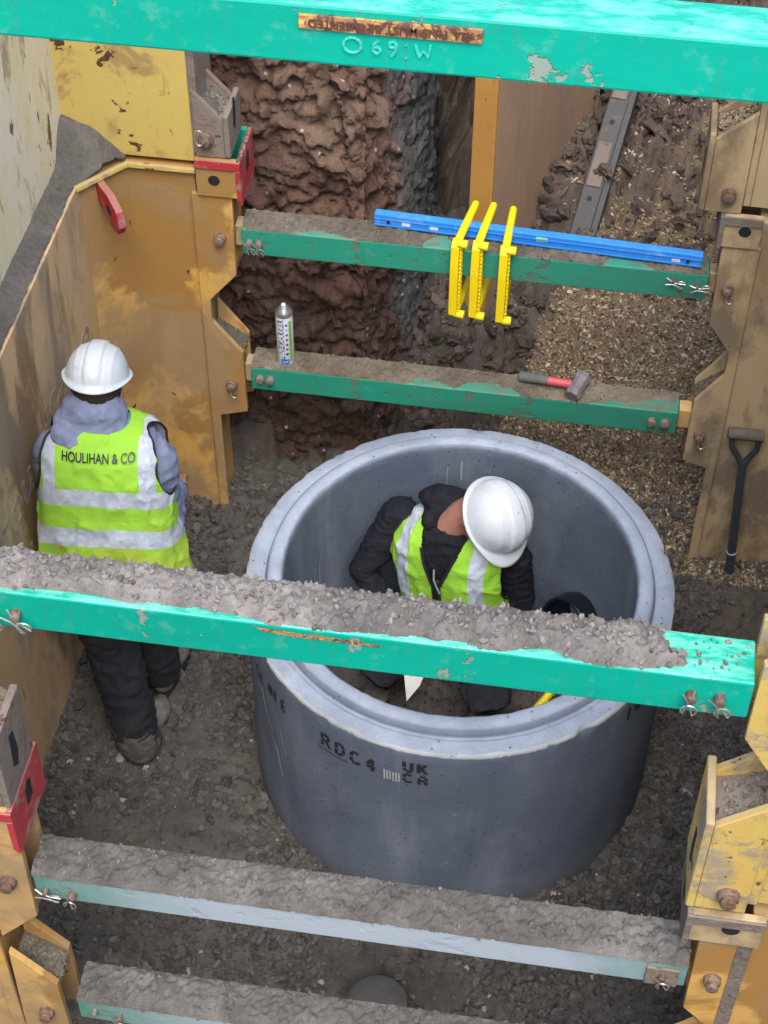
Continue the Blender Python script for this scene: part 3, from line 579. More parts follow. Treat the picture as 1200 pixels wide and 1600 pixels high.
# ------------------------------------------------------------------ trench box side panels
def poly_c(xp, xe, z): return None
def cheek_pts_up(xp, xe, zt, zc, zb, dn):   # full at the top, tapering to the post at the bottom
    return [(xp, zt), (xe, zt), (xe, zc), (xp, zb)]
def bolt(parent, x, y, z, r=.022, loop=False):
    b = MB().cyl((x, y + .002, z), (x, y - .018, z), r, 10).cyl((x, y - .016, z), (x, y - .034, z), r * .72, 14).build('bolt', M['bolt'], parent, smooth=True, bevel=.002)
    if loop:
        MB().tube([(x + .012 + .013 * math.cos(a), y - .03, z - .028 + .017 * math.sin(a)) for a in np.linspace(1.6, 7.2, 14)], .0025, 6).build('spring_clip', M['wire'], b, smooth=True)
    return b
def bracket_pair(par, s, xp, xe, y0, m1, y_d=.135, Ztop=1.60, low=True, loops=(False, True), redtop=True):
    """s=-1 left post, +1 right post. xp: post edge, xe: inner edge of the cheeks."""
    lo_, hi_ = (xp, xe)
    for k, yy in enumerate((y0, y0 + y_d - .02)):
        MB().prism([(xp, Ztop), (xe, Ztop), (xe + s * .006, 1.245), (xp + s * .004, 1.105)], yy, yy + .02).build('cheek_plate', m1, par, bevel=.002)
        MB().prism([(xp, 1.02), (xe + s * .004, .865), (xe + s * .0, .56), (xp + s * .018, .515)], yy, yy + .02).build('cheek_plate', m1, par, bevel=.002)
    ya, yb = y0 + .021, y0 + y_d - .021
    MB().box(min(xp, xe) + (.0 if s < 0 else .012), max(xp, xe) - (.012 if s < 0 else 0), ya, yb, 1.24, 1.275).build('web_plate', m1, par)
    a, b = sorted((xp, xe + s * .012)); MB().box(a, b, ya, yb, .80, .835).build('web_plate', m1, par)
    bolt(par, (xp + xe) / 2 - s * .005, y0, 1.415, loop=loops[0]); bolt(par, (xp + xe) / 2 - s * .005, y0, .70, loop=loops[1])
    nn = 420; u = rng.random(nn); v = rng.random(nn); px_ = xp + (xe - xp) * u * .95; py = ya + (yb - ya) * v; hz = .845 + (1 - u) * .085
    wv = np.array([(xa, yy, zz) for yy in (ya, yb) for xa, zz in ((xp, .836), (xp, .936), (xe + s * .006, .852), (xe + s * .006, .836))]); wf = np.array([(0, 1, 2), (0, 2, 3), (4, 6, 5), (4, 7, 6), (1, 5, 6), (1, 6, 2), (2, 6, 7), (2, 7, 3)])
    return stuff('soil_crumbs', [stones(np.stack([px_, py, hz + 0 * u], -1), .004 + .007 * rng.random(nn), soilcols(nn, (.13, .11, .08), .4)), (wv, wf, np.tile([.11, .10, .08], (8, 1)))], M['stones'], 'grit lodged in the lower bracket pocket, %s end of the %s box wall' % ('far' if y0 > 0 else 'near', 'left' if s < 0 else 'right'))
def collar(par, s, xp, xe, y0, y_d=.20, z0=1.60, z1=1.755, red=True):
    # open topped pocket that receives the foot of the box above, red rim, holes
    xo = xe - s * -.0; xi = xe - s * .035 * -1 if False else xe
    x_out = xe - s * .032; m1 = M['red'] if red else M['mud_steel']
    a, b = sorted((xp, xe - s * .018))
    c = MB().box(a, b, y0 - .012, y0 + .008, z0, z1).build('collar', M['ochre'] if red else M['dusty'], par, bevel=.002)
    a, b = sorted((xp, x_out)); MB().box(a, b, y0 - .020, y0 - .0125, z1 - .034, z1).build('collar_rim', m1, c, bevel=.002)
    a, b = sorted((xe - s * .016, x_out)); MB().box(a, b, y0 - .020, y0 - .0125, z0 - .005, z1 - .036).build('collar_rim', m1, c, bevel=.002)
    a, b = sorted((xe - s * .017, x_out)); MB().box(a, b, y0 - .011, y0 + y_d, z0 - .03, z1 + .0).build('collar_cheek', m1, c, bevel=.003)
    a, b = sorted((xp, xe - s * .015)); MB().box(a, b, y0 + y_d - .02, y0 + y_d, z0, z1).build('collar_back', M['green'] if red else M['dusty'], c, bevel=.002)
    MB().cyl(((xp + xe) / 2, y0 - .0125, z0 + .07), ((xp + xe) / 2, y0 - .0135, z0 + .07), .021, 18).build('bolt_hole', M['dark_slot'], c)
    sx = x_out - s * .0008; MB().prism([(y0 + .08, z1 - .10), (y0 + .115, z1 - .10), (y0 + .12, z1 - .04), (y0 + .10, z1 - .025), (y0 + .08, z1 - .045)], sx, sx - s * .001, 'x').build('slot_hole', M['dark_slot'], c)
    return c
def foot(par, s, xp, xe, y0, mat, z0=1.765, z1=2.17, top_taper=True, y_d=.17, m2=None):
    # pinned foot of the upper box: two tapered cheeks, slotted inner side plate, web
    m2 = m2 or mat
    for yy in (y0, y0 + y_d - .02):
        MB().prism([(xp, z0), (xe, z0), (xe, z1 - .13), (xp, z1 - .02)], yy, yy + .02).build('foot_cheek', mat, par, bevel=.002)
    a, b = sorted((xe - s * .001, xe - s * .021)); sp = MB().box(a, b, y0 - .004, y0 + y_d + .01, z0 + .005, z1 - .11).build('side_plate', m2, par, bevel=.004)
    sx = (xe - s * .0215); MB().prism([(y0 + .06, z0 + .09), (y0 + .085, z0 + .07), (y0 + .10, z0 + .12), (y0 + .095, z0 + .19), (y0 + .07, z0 + .2)], sx, sx - s * .001, 'x').build('slot_hole', M['dark_slot'], sp)
    MB().add([(xp, y0 + .021, z1 - .10), (xe, y0 + .021, z1 - .15), (xe, y0 + y_d - .021, z1 - .15), (xp, y0 + y_d - .021, z1 - .10), (xp, y0 + .021, z1 - .12), (xe, y0 + .021, z1 - .17), (xe, y0 + y_d - .021, z1 - .17), (xp, y0 + y_d - .021, z1 - .12)],
             [(0, 3, 2, 1), (4, 5, 6, 7), (0, 1, 5, 4), (1, 2, 6, 5), (2, 3, 7, 6), (3, 0, 4, 7)]).build('web_plate', M['mud_steel'], par)
    bolt(par, (xp + xe) / 2 + s * .01, y0, z0 + .075, .026)
# ---- left wall, lower box
t = thing('trench_box_wall', (-1.25, -.25, 0), 'ochre left wall of the lower trench box behind the worker at the wall', 'trench box wall')
ZTOP = 1.70
def slabx(x0, x1, y0, y1, z0, z1): return MB().box(x0, x1, y0, y1, z0, z1)
slabx(-1.53, -1.452, YN + .22, YF - .13, -.25, ZTOP).build('wall_plate', M['tan'], t, bevel=.003)
for y0, y1 in ((YF + .012, YF + .20), (YN + .012, YN + .20)):
    MB().prism([(-1.082, y0), (-1.32, y0), (-1.452, y0 - .16), (-1.53, y0 - .16), (-1.53, y1), (-1.082, y1)], -.25, ZTOP, 'z').build('end_post', M['ochre'], t, bevel=.004) if y0 > 0 else \
    MB().prism([(-1.082, y0), (-1.53, y0), (-1.53, y1 + .1), (-1.452, y1 + .1), (-1.32, y1), (-1.082, y1)], -.25, ZTOP, 'z').build('end_post', M['ochre'], t, bevel=.004)
    MB().box(-1.098, -1.062, y0 - .016, y0 - .0015, .0 - .1, ZTOP - .1).build('post_flange', M['ochre'], t, bevel=.003)
# top lip
MB().prism([(-1.075, YF + .004), (-1.322, YF + .004), (-1.462, YF - .165), (-1.447, YF - .175), (-1.315, YF - .010), (-1.075, YF - .010)], ZTOP - .012, ZTOP + .006, 'z').build('top_lip', M['bright'], t, bevel=.002)
bracket_pair(t, -1, -1.068, -.952, YF - .002, M['ochre'])
bracket_pair(t, -1, -1.045, -.925, YN - .002, M['ochre'], loops=(False, False))
collar(t, -1, -1.072, -.945, YF); collar(t, -1, -1.05, -.950, YN)
le = Vector((.62, -.78, 0)).normalized(); ln_ = Vector((le.y, -le.x, 0)); l0 = Vector((-1.405, YF - .075, 1.685)); lv = []
for q in (-.014, .014): lv += [l0 + le * a_ + ln_ * q + Vector((0, 0, z_)) for a_, z_ in ((0, 0), (.12, 0), (.185, -.03), (.20, -.085), (.175, -.125), (.135, -.135), (0, -.08))]
lug = MB().add(lv, [tuple(range(7)), tuple(range(13, 6, -1))] + [(i, (i + 1) % 7, (i + 1) % 7 + 7, i + 7) for i in range(7)]).build('lifting_lug', M['red'], t, bevel=.004)
q = l0 + le * .115 + Vector((0, 0, -.06)); MB().cyl(q - ln_ * .0148, q + ln_ * .0148, .020, 16).build('lug_hole', M['dark_slot'], lug)
def walltext(body, y0, z0, size):
    put_text('lettering', body, size, lambda x, y, z: (-1.4508 + z, y0 + x, z0 + y), M['faded_blue'], t, ext=.0006, bold=.004)
walltext('groundforce', .20, 1.14, .23); walltext('01132 620', .10, .84, .19)
# ---- left wall, upper box
t = thing('trench_box_wall', (-1.25, -.25, 1.72), 'cream and yellow left wall of the upper trench box standing on the lower one', 'trench box wall')
slabx(-1.62, -1.535, YN + .22, YF + .03, 1.72, 4.3).build('wall_plate', M['cream'], t, bevel=.003)
for y0, y1 in ((YF + .035, YF + .22), (YN + .02, YN + .2)):
    slabx(-1.62, -1.078, y0 - .02, y1, 1.722, 4.3).build('end_post', M['yellow'] if y0 > 0 else M['bright'], t, bevel=.004)
    slabx(-1.077, -1.05, y0 - .025, y1, 1.757, 4.3).build('post_flange', M['mud_steel'] if y0 > 0 else M['bright'], t, bevel=.003)
foot(t, -1, -1.066, -.965, YF - .002, M['mud_steel'], 1.76, 2.04); foot(t, -1, -1.05, -.938, YN - .002, M['mud_steel'], 1.76, 2.13)
MB().tube([(-1.04 + .016 * math.cos(a), YF - .04, 1.86 + .03 * math.sin(a)) for a in np.linspace(.2, 5.8, 16)], .003, 6).build('spring_clip', M['wire'], t, smooth=True)
for yy in (YN - .002, YN + .115):
    for zc in (Z4, ZT): MB().prism([(-1.05, zc + .13), (-.952, zc + .06), (-.952, zc - .2), (-1.05, zc - .32)], yy, yy + .02).build('cheek_plate', M['bright'], t, bevel=.002)
# soil ledge on top of the lower left wall
X = np.arange(-1.55, -1.05, .007); Y = np.arange(YN + .2, YF + .06, .007); A, B = np.meshgrid(X, Y); a, b = A.ravel(), B.ravel(); p = np.stack([a, b, 0 * a], -1)
cham = -1.456 + np.clip((b - (YF - .165)) / .165, 0, 1) * .14; okk = a < cham + .004
rise = sstep(-1.462, -1.54, a) * .03 + sstep(YF - .14, YF + .0, b) * sstep(-1.29, -1.47, a) * .13
a = np.minimum(a, cham - .004 + .004 * fbm(p, 30, 3, 5)); zz = ZTOP + .010 - .004 * sstep(cham - .012, cham - .004, a) + rise + .004 * fbm(p, 12, 3, 2) + (chunk(p, 50, 3) - .4) * .004
m_, n_ = A.shape; idx = np.arange(m_ * n_).reshape(m_, n_); F = np.stack([idx[:-1, :-1], idx[:-1, 1:], idx[1:, 1:], idx[1:, :-1]], -1).reshape(-1, 4); F = F[okk[F].all(1)]
o = link('soil_ledge', mesh_np('soil_ledge', np.stack([a, b, zz], -1), F, True, np.array([.10, .095, .09])[None] * (1 + .2 * fbm(p, 9, 3, 1)[:, None])), M['soil']); tag(o, 'dark silt lying along the ledge between the two left walls', kind='stuff')
# ---- right wall, lower box
t = thing('trench_box_wall', (1.05, -.25, 0), 'dusty right wall of the lower trench box with the shovel leaning on it', 'trench box wall')
slabx(1.26, 1.34, YN + .22, YF - .0, -.25, ZTOP).build('wall_plate', M['dusty'], t, bevel=.003)
for y0, y1 in ((YF + .012, YF + .20), (YN + .012, YN + .20)):
    mm = M['dusty'] if y0 > 0 else M['ochre']
    slabx(.858, 1.34, y0, y1, -.25, ZTOP).build('end_post', mm, t, bevel=.004)
    MB().box(.838, .875, y0 - .016, y0 - .0015, -.1, ZTOP - .1).build('post_flange', mm if y0 > 0 else M['mud_steel'], t, bevel=.003)
bracket_pair(t, 1, .845, .745, YF - .002, M['dusty'], loops=(True, True)); bracket_pair(t, 1, .868, .748, YN - .002, M['ochre'], loops=(False, False))
collar(t, 1, .865, .755, YF, red=False, z1=1.73); collar(t, 1, .885, .735, YN, red=False, z1=1.72)
# ---- right wall, upper box
t = thing('trench_box_wall', (1.05, -.25, 1.72), 'yellow right wall of the upper trench box with gritty brackets', 'trench box wall')
slabx(1.30, 1.39, YN + .22, YF + .03, 1.75, 4.3).build('wall_plate', M['cream'], t, bevel=.003)
for y0, y1 in ((YF + .02, YF + .22), (YN + .02, YN + .2)):
    x0 = .80 if y0 > 0 else .845
    slabx(x0 + .012, 1.39, y0, y1, 1.75, 4.3).build('end_post', M['dusty'] if y0 > 0 else M['yellow'], t, bevel=.004)
    slabx(x0 - .012, x0 + .011, y0 - .012, y1, 1.76, 4.3).build('post_flange', M['dusty'] if y0 > 0 else M['bright'], t, bevel=.003)
foot(t, 1, .786, .665, YF - .002, M['dusty'], 1.735, 2.15); foot(t, 1, .832, .715, YN - .002, M['bright'], 1.735, 2.20)
nn = 260; u = rng.random(nn); v = rng.random(nn)
stuff('soil_crumbs', [stones(np.stack([.67 + .115 * u, YF + .02 + .125 * v, 2.01 + .05 * u + .012 * rng.random(nn)], -1), .004 + .006 * rng.random(nn), soilcols(nn, (.24, .20, .13), .4), 'oct', (1.3, .8, .5))], M['stones'], 'pale shelly grit on the far right bracket above the level')
for yy in (YN - .002, YN + .115):
    for zc in (Z4, ZT): MB().prism([(.832, zc + .13), (.728, zc + .06), (.728, zc - .18), (.832, zc - .35)], yy, yy + .02).build('cheek_plate', M['bright'], t, bevel=.002)
bolt(t, .79, YN, Z4 - .06)

def heap(label, x0, x1, y0, y1, zf, n, colr=(.13, .125, .118), sz=(.004, .012)):
    u, v = rng.random(n), rng.random(n); x = x0 + (x1 - x0) * u; y = y0 + (y1 - y0) * v; q = sz[0] + (sz[1] - sz[0]) * rng.random(n) ** 2
    return stuff('soil_crumbs', [stones(np.stack([x, y, zf(x, y) + q * .3 + .006 * rng.random(n)], -1), q, soilcols(n, colr, .3))], M['stones'], label)
heap('grey soil packed on the near left bracket above the red collar', -1.05, -.960, YN + .02, YN + .145, lambda x, y: 2.034 - (x + 1.05) * .44, 700, sz=(.004, .013))
heap('mud and stones on the far left bracket above the red collar', -1.06, -.985, YF + .02, YF + .145, lambda x, y: 1.935 - (x + 1.066) * .5, 240)
heap('dried mud lying in the near right yellow bracket', .735, .83, YN + .02, YN + .145, lambda x, y: 2.045 + (x - .715) * .43, 260, (.20, .18, .14), (.002, .009))
heap('soil crumbs on the rim of the near left collar', -1.03, -.94, YN + .15, YN + .19, lambda x, y: 0 * x + 1.757, 90)
heap('crumbs along the rim of the far left collar', -.928, -.915, YF - .01, YF + .19, lambda x, y: 0 * x + 1.755, 60, sz=(.002, .006))

# ------------------------------------------------------------------ concrete manhole ring
t = thing('concrete_ring', (0, 0, 0), 'large blue grey concrete manhole ring with stencilled letters on its side', 'concrete ring')
prof = [(.715, -.02), (.715, .3), (.715, .6), (.715, .895), (.712, .910), (.703, .918), (.668, .921), (.662, .922), (.656, .912), (.650, .912), (.645, .922), (.640, .946), (.630, .955), (.600, .957), (.590, .950), (.585, .930), (.585, .6), (.585, .3), (.585, -.02)]
prof2 = []
for (r0, z0), (r1, z1) in zip(prof[:-1], prof[1:]):
    k = max(1, int(math.hypot(r1 - r0, z1 - z0) / .02)); prof2 += [(r0 + (r1 - r0) * i / k, z0 + (z1 - z0) * i / k) for i in range(k)]
prof2.append(prof[-1]); nth = 300; th = np.linspace(0, 2 * np.pi, nth, endpoint=False); pr = np.array(prof2)
rr = np.repeat(pr[:, 0], nth); zz = np.repeat(pr[:, 1], nth); tt = np.tile(th, len(pr)); p = np.stack([rr * np.cos(tt), rr * np.sin(tt), zz], -1)
edge_w = np.exp(-((zz - .905) / .018) ** 2) * (rr > .69); inn = np.exp(-((zz - .95) / .015) ** 2) * (rr < .61)
dn = fbm(p, 40, 3, 2) * .0022 * (edge_w + inn) - np.maximum(0, fbm(p, 22, 3, 9) - .45) * .02 * edge_w + fbm(p, 6, 3, 5) * .0005
sgn = np.where(rr > .65, 1, -1); rr2 = rr + dn * sgn; zz2 = zz + np.where(zz > .9, fbm(p, 25, 3, 4) * .0018, 0)
idx = np.arange(len(pr) * nth).reshape(len(pr), nth); F = np.stack([idx[:-1], np.roll(idx, -1, 1)[:-1], np.roll(idx, -1, 1)[1:], idx[1:]], -1).reshape(-1, 4)
link('ring_body', mesh_np('ring_body', np.stack([rr2 * np.cos(tt), rr2 * np.sin(tt), zz2], -1), F), M['concrete'], t)
RR = .7207
def oncyl(deg0, z0):
    return lambda x, y, z=0: (RR * math.cos(math.radians(deg0) + x / .715), RR * math.sin(math.radians(deg0) + x / .715), z0 + y)
def strokes(name, segs, deg0, z0, w, mat, par):
    f = oncyl(deg0, z0); m_ = MB()
    for (x0, y0), (x1, y1) in segs:
        L = math.hypot(x1 - x0, y1 - y0); nx_, ny_ = -(y1 - y0) / L * w / 2, (x1 - x0) / L * w / 2; k = max(1, int(L / .015))
        for i in range(k):
            a = (x0 + (x1 - x0) * i / k, y0 + (y1 - y0) * i / k); b = (x0 + (x1 - x0) * (i + 1) / k, y0 + (y1 - y0) * (i + 1) / k)
            m_.add([f(a[0] + nx_, a[1] + ny_), f(b[0] + nx_, b[1] + ny_), f(b[0] - nx_, b[1] - ny_), f(a[0] - nx_, a[1] - ny_)], [(0, 1, 2, 3)])
    return m_.build(name, mat, par)
G = {'R': [((0, 0), (0, .46)), ((0, .54), (0, 1)), ((.12, 1), (.5, .9)), ((.5, .88), (.5, .6)), ((.15, .5), (.45, .52)), ((.3, .42), (.6, 0))],
     'D': [((0, 0), (0, .46)), ((0, .54), (0, 1)), ((.12, 1), (.4, .97)), ((.4, .97), (.56, .7)), ((.56, .62), (.56, .3)), ((.52, .22), (.12, 0))],
     'C': [((.5, .82), (.4, 1)), ((.4, 1), (.12, .95)), ((.1, .92), (0, .6)), ((0, .45), (.05, .12)), ((.08, .06), (.5, .02)), ((.5, .02), (.56, .2))],
     '4': [((.4, 0), (.4, .25)), ((.4, .45), (.4, 1)), ((.34, .95), (.05, .5)), ((0, .33), (.6, .33))],
     'U': [((0, .4), (0, 1)), ((0, .3), (.1, .05)), ((.14, 0), (.5, 0)), ((.5, .1), (.5, 1))],
     'K': [((0, 0), (0, 1)), ((.12, .5), (.5, 1)), ((.2, .52), (.55, 0))],
     'A': [((0, 0), (.0, .7)), ((.05, .95), (.45, .95)), ((.5, .85), (.5, .5)), ((.5, .4), (.5, 0)), ((.12, .45), (.4, .45))],
     'N': [((0, 0), (0, 1)), ((.05, .95), (.45, .1)), ((.5, 0), (.5, 1))], 'L': [((0, 0), (0, 1)), ((.1, 0), (.45, 0))], 'E': [((0, 0), (0, 1)), ((.1, 1), (.45, 1)), ((.1, .5), (.4, .5)), ((.1, 0), (.45, 0))], 'I': [((0, 0), (0, 1))]}
def stencil(word, deg0, z0, h, wf=.75, adv=.82, lw=.011, slope=0):
    for i, ch in enumerate(word):
        strokes('lettering', [((a[0] * h * wf + i * h * adv, a[1] * h + slope * i), (b[0] * h * wf + i * h * adv, b[1] * h + slope * i)) for a, b in G[ch]], deg0, z0, lw, M['stencil'], t)
stencil('RDC4', -119.6, .765, .062, .8, .88, .012, -.003)
strokes('underline', [((0, 0), (.115, -.004))], -121, .748, .004, M['stencil'], t)
stencil('UK', -96.6, .812, .048, 1.0, .95, .012); stencil('CA', -96.6, .752, .044, 1.0, 1.1, .011)
stencil('NIE', -141.5, .76, .05, .7, .8, .010); stencil('CL', -150, .74, .05, .7, .8, .010)
stencil('4', -32, .80, .07, .9, .9, .014); stencil('I', -34.5, .80, .07, .9, .9, .014)
for k in range(6): strokes('chalk_mark', [((k * .0095, .052 - .002 * (k % 2)), (k * .0095 + .001, 0 + .003 * (k % 3)))], -101.7, .738, .0055, M['chalk'], t)
for a_, z_, h_, w_ in ((-139, .36, .14, .012), (-141, .45, .08, .007), (-136.5, .52, .10, .007), (-146, .62, .10, .012), (-143, .56, .06, .008)):
    strokes('scrape_mark', [((0, h_), (.012, h_ * .45)), ((.012, h_ * .45), (.03, 0))], a_, z_, w_, M['scrape'], t)
# drips on the inside face
RR = .5795
for a_, z_, h_, w_ in ((101, .70, .15, .005), (86, .73, .12, .003), (155, .40, .22, .008), (158, .5, .12, .005), (96, .78, .1, .009)):
    strokes('drip_mark', [((0, h_), (.002, h_ * .5)), ((.002, h_ * .5), (0, 0))], a_, z_, w_, M['scrape'], t)

# ------------------------------------------------------------------ leaning steel sheet and bar at the back
t = thing('steel_sheet', (-.1, 1.8, .5), 'tall tan steel sheet with an ochre edge standing behind the step irons', 'steel sheet')
A_ = Vector((-.105, 1.80, 0)); D_ = Vector((.318, .948, 0)).normalized(); Nn = Vector((-D_.y, D_.x, 0))
def sheetbox(a, b, n0, n1, z0, z1):
    q = [A_ + D_ * i + Nn * j for i, j in ((a, n0), (b, n0), (b, n1), (a, n1))]
    return MB().add([(v.x, v.y, z0) for v in q] + [(v.x, v.y, z1) for v in q], [(0, 3, 2, 1), (4, 5, 6, 7), (0, 1, 5, 4), (1, 2, 6, 5), (2, 3, 7, 6), (3, 0, 4, 7)])
sheetbox(.022, 2.7, 0, .09, .35, 3.0).build('sheet_face', M['sheet'], t, bevel=.003); sheetbox(0, .020, -.002, .094, .35, 3.0).build('edge_bar', M['sheet_edge'], t, bevel=.004)
t = thing('steel_bar', (.24, 2.1, .6), 'dark steel bar with holes lying up the slope beside the tan sheet', 'steel bar')
ba, bb = Vector((.225, 2.02, .60)), Vector((.455, 3.25, 1.30)); bd = (bb - ba).normalized()
MB().obox(ba, bb, .085, .05).build('bar', M['darkbar'], t, bevel=.006)
bn = bd.cross(Vector((0, 0, 1))).normalized().cross(bd)
side_ = bd.cross(Vector((0, 0, 1))).normalized()
MB().obox(ba + side_ * .05 - bn * .02, bb + side_ * .05 - bn * .02, .035, .07).build('flange', M['darkbar'], t, bevel=.004)
for f0, f1 in ((.28, .43), (.58, .78)):
    MB().obox(ba + bd * 1.4 * f0 + bn * .028, ba + bd * 1.4 * f1 + bn * .028, .062, .008).build('pad_plate', M['mud_steel'], t, bevel=.002)
for f0 in (.24, .50): q = ba + bd * 1.4 * f0 + bn * .0255; MB().cyl(q, q + bn * .001, .012, 14).build('hole', M['dark_slot'], t)

# ------------------------------------------------------------------ tools on the struts
# spirit level
a = Vector((-.462, YF + .098, Z2 + .008)); b = Vector((.692, YF + .040, Z2 + .008)); d = (b - a).normalized(); sd_ = Vector((d.y, -d.x, 0))
t = thing('spirit_level', a, 'long blue box spirit level lying on the upper far strut', 'spirit level')
up = Vector((0, 0, 1)); hh, ww = .052, .032
MB().obox(a + up * hh / 2, b + up * hh / 2, ww, hh).build('body', M['blue_level'], t, bevel=.003)
MB().obox(a + up * .008 + sd_ * .0175, b + up * .008 + sd_ * .0175, .003, .004).build('edge_rail', M['blue_level'], t); MB().obox(a + up * .034 + sd_ * .0175, b + up * .034 + sd_ * .0175, .003, .004).build('edge_rail', M['blue_level'], t)
def onlev(x): return a + d * x
q = onlev(.575); MB().obox(q + up * .034 + sd_ * .008, q + d * .045 + up * .034 + sd_ * .008, .020, .020).build('vial', M['vial'], t, bevel=.004)
for x in (.045, .10, .20, 1.05, 1.10): q = onlev(x); MB().obox(q + up * .022 + sd_ * .0165, q + d * (.012 if x in (.045, 1.10) else .03) + up * .022 + sd_ * .0165, .002, .014).build('slot', M['dark_slot'] if x in (.045, 1.10) else M['can_white'], t)
# step irons
def step_iron(label, x, rz, tilt, dz):
    t = thing('step_iron', (x, YF - .022, Z2 - .11), label, 'step iron', 'yellow step irons hooked over the strut')
    t.rotation_euler = (tilt, 0, rz); LOC[t] = Vector((0, 0, 0))
    zt, zb, L = .150 + dz, -.185 + dz, .22
    m_ = MB().prism([(-.022, zb + .012), (-.012, zb), (.014, zb), (.018, zt - .012), (.004, zt + .008), (-.018, zt - .02), (-.024, zt - .12)], -.022, .008, 'x')
    m_.build('tread', M['yellow_plastic'], t, bevel=.004)
    s = MB()
    for k in range(17): z = zb + .02 + k * .0178; s.box(.0085, .0155, -.012, .012, z, z + .011)
    s.build('tread_teeth', M['yellow_plastic'], t, bevel=.0015)
    for zz, e in ((zt - .006, 1), (zb + .010, 0)):
        MB().tube([(-.003, .0, zz), (-.003, .02, zz + .004), (-.003, L * .5, zz + .008), (-.003, L - .008, zz + .012), (-.003, L, zz + .012)], [.0145, .0150, .0145, .0140, .009], 12).build('leg', M['yellow_plastic'], t, smooth=True)
        MB().cyl((.0, -.004, zz), (.034, -.004, zz), .0155, 14).build('peg', M['yellow_plastic'], t, smooth=True, bevel=.002)
    return t
step_iron('leftmost of the three yellow step irons hooked over the upper far strut', -.150, -.18, .0, .02)
step_iron('middle one of the three yellow step irons hooked over the upper far strut', -.078, -.14, .0, .02)
step_iron('rightmost step iron, set apart from the other two on the upper far strut', .018, -.02, .0, .01)
# spray can
cx, cy, cz0 = -.800, YF + .055, Z1 + .004
t = thing('spray_can', (cx, cy, cz0), 'white line marking spray can standing on the lower far strut', 'spray can')
MB().lathe([(0, 0), (.031, 0), (.0325, .004), (.0325, .232), (.0315, .236)], (cx, cy, cz0), 32).build('can_body', M['can_white'], t, smooth=True)
MB().lathe([(.0316, .236), (.0335, .239), (.0335, .244), (.028, .256), (.017, .268), (.017, .262), (.013, .264), (0, .265)], (cx, cy, cz0), 32).build('can_top', M['can_metal'], t, smooth=True)
MB().lathe([(.009, .264), (.009, .282), (.006, .285), (0, .285)], (cx, cy, cz0), 16).build('nozzle', M['can_white'], t, smooth=True)
def oncan(deg, z0, r=.0329): return lambda u, v, z=0: (cx + r * math.cos(math.radians(deg) + u / .0325), cy + r * math.sin(math.radians(deg) + u / .0325), cz0 + z0 + v)
f = oncan(-104, .13); v, ff = text_me('LINEMARKER', .034, 0, .0008)
MB().add([f(-q[1], q[0]) for q in v], ff).build('lettering', M['black_print'], t)
for k, mt in enumerate(('black_print', 'blue_print', 'red_print', 'red_print', 'can_metal', 'chalk', 'blue_print')):
    f = oncan(-66, .06 + k * .024); MB().add([f(.0058 * math.cos(a_), .0058 * math.sin(a_)) for a_ in np.linspace(0, 6.28, 13)[:-1]], [tuple(range(12))]).build('colour_dot', M[mt], t)
f = oncan(-80, .02); MB().add([f(u, v_) for v_ in (-.014, .014) for u in np.linspace(-.018, .014, 8)], [(i, i + 1, i + 9, i + 8) for i in range(7)]).build('blue_patch', M['blue_print'], t)
f = oncan(-80, .02, .0331); v, ff = text_me('S', .03, 0); MB().add([f(-q[1], q[0]) for q in v], ff).build('lettering', M['can_white'], t)
f = oncan(-40, .12); MB().add([f(u, v_) for v_ in (-.1, .1) for u in np.linspace(-.006, .006, 4)], [(i, i + 1, i + 5, i + 4) for i in range(3)]).build('colour_stripe', M['green_print'], t)
# lump hammer
ha, hb = Vector((.092, YF + .085, Z1 + .026)), Vector((.325, YF + .050, Z1 + .040)); d = (hb - ha).normalized()
t = thing('lump_hammer', (ha + hb) / 2, 'lump hammer with grey and red handle lying on the lower far strut', 'hammer')
MB().tube([ha, ha + d * .004, ha + d * .03, ha + d * .10, ha + d * .115], [.012, .019, .0205, .0175, .017], 14).build('grip', M['grey_grip'], t, smooth=True)
MB().tube([ha + d * .113, ha + d * .15, ha + d * .205], [.017, .0165, .016], 14).build('handle', M['pink_handle'], t, smooth=True)
hx = Vector((.35, .90, .22)).normalized(); hc = hb - d * .008
MB().tube([hc - hx * .056, hc - hx * .049, hc - hx * .032, hc - hx * .018, hc + hx * .018, hc + hx * .032, hc + hx * .049, hc + hx * .056], [.027, .031, .033, .029, .029, .033, .031, .027], 8).build('head', M['hammer_steel'], t, bevel=.002)
# shovel
t = thing('shovel', (1.02, 1.0, 0), 'black shovel with a wide grip leaning against the right wall', 'shovel')
s0, s1 = Vector((1.008, .985, -.02)), Vector((.967, 1.000, .60)); ax = (s1 - s0).normalized()
MB().tube([s0, s0.lerp(s1, .35), s1], [.019, .017, .016], 14).build('shaft', M['shovel'], t, smooth=True)
for sg in (-1, 1):
    MB().tube([s1 - ax * .01, s1 + ax * .03 + Vector((sg * .018, 0, 0)), s1 + ax * .08 + Vector((sg * .046, 0, 0)), s1 + ax * .145 + Vector((sg * .052, 0, 0))], [.013, .012, .011, .010], 10).build('yoke', M['shovel'], t, smooth=True)
MB().cyl(s1 + ax * .150 - Vector((.066, 0, 0)), s1 + ax * .150 + Vector((.066, 0, 0)), .023, 16).build('grip', M['wood_grip'], t, smooth=True, bevel=.004)
MB().obox(s0 + Vector((0, 0, .10)), s0 + Vector((.002, 0, .108)), .039, .039).build('shaft_band', M['chalk'], t) if 0 else MB().cyl(s0 + ax * .13, s0 + ax * .136, .0205, 16).build('shaft_band', M['chalk'], t)
MB().prism([(.93, .0), (1.09, .0), (1.085, -.16), (1.01, -.24), (.935, -.16)], .975, .981).build('blade', M['shovel'], t, bevel=.002)

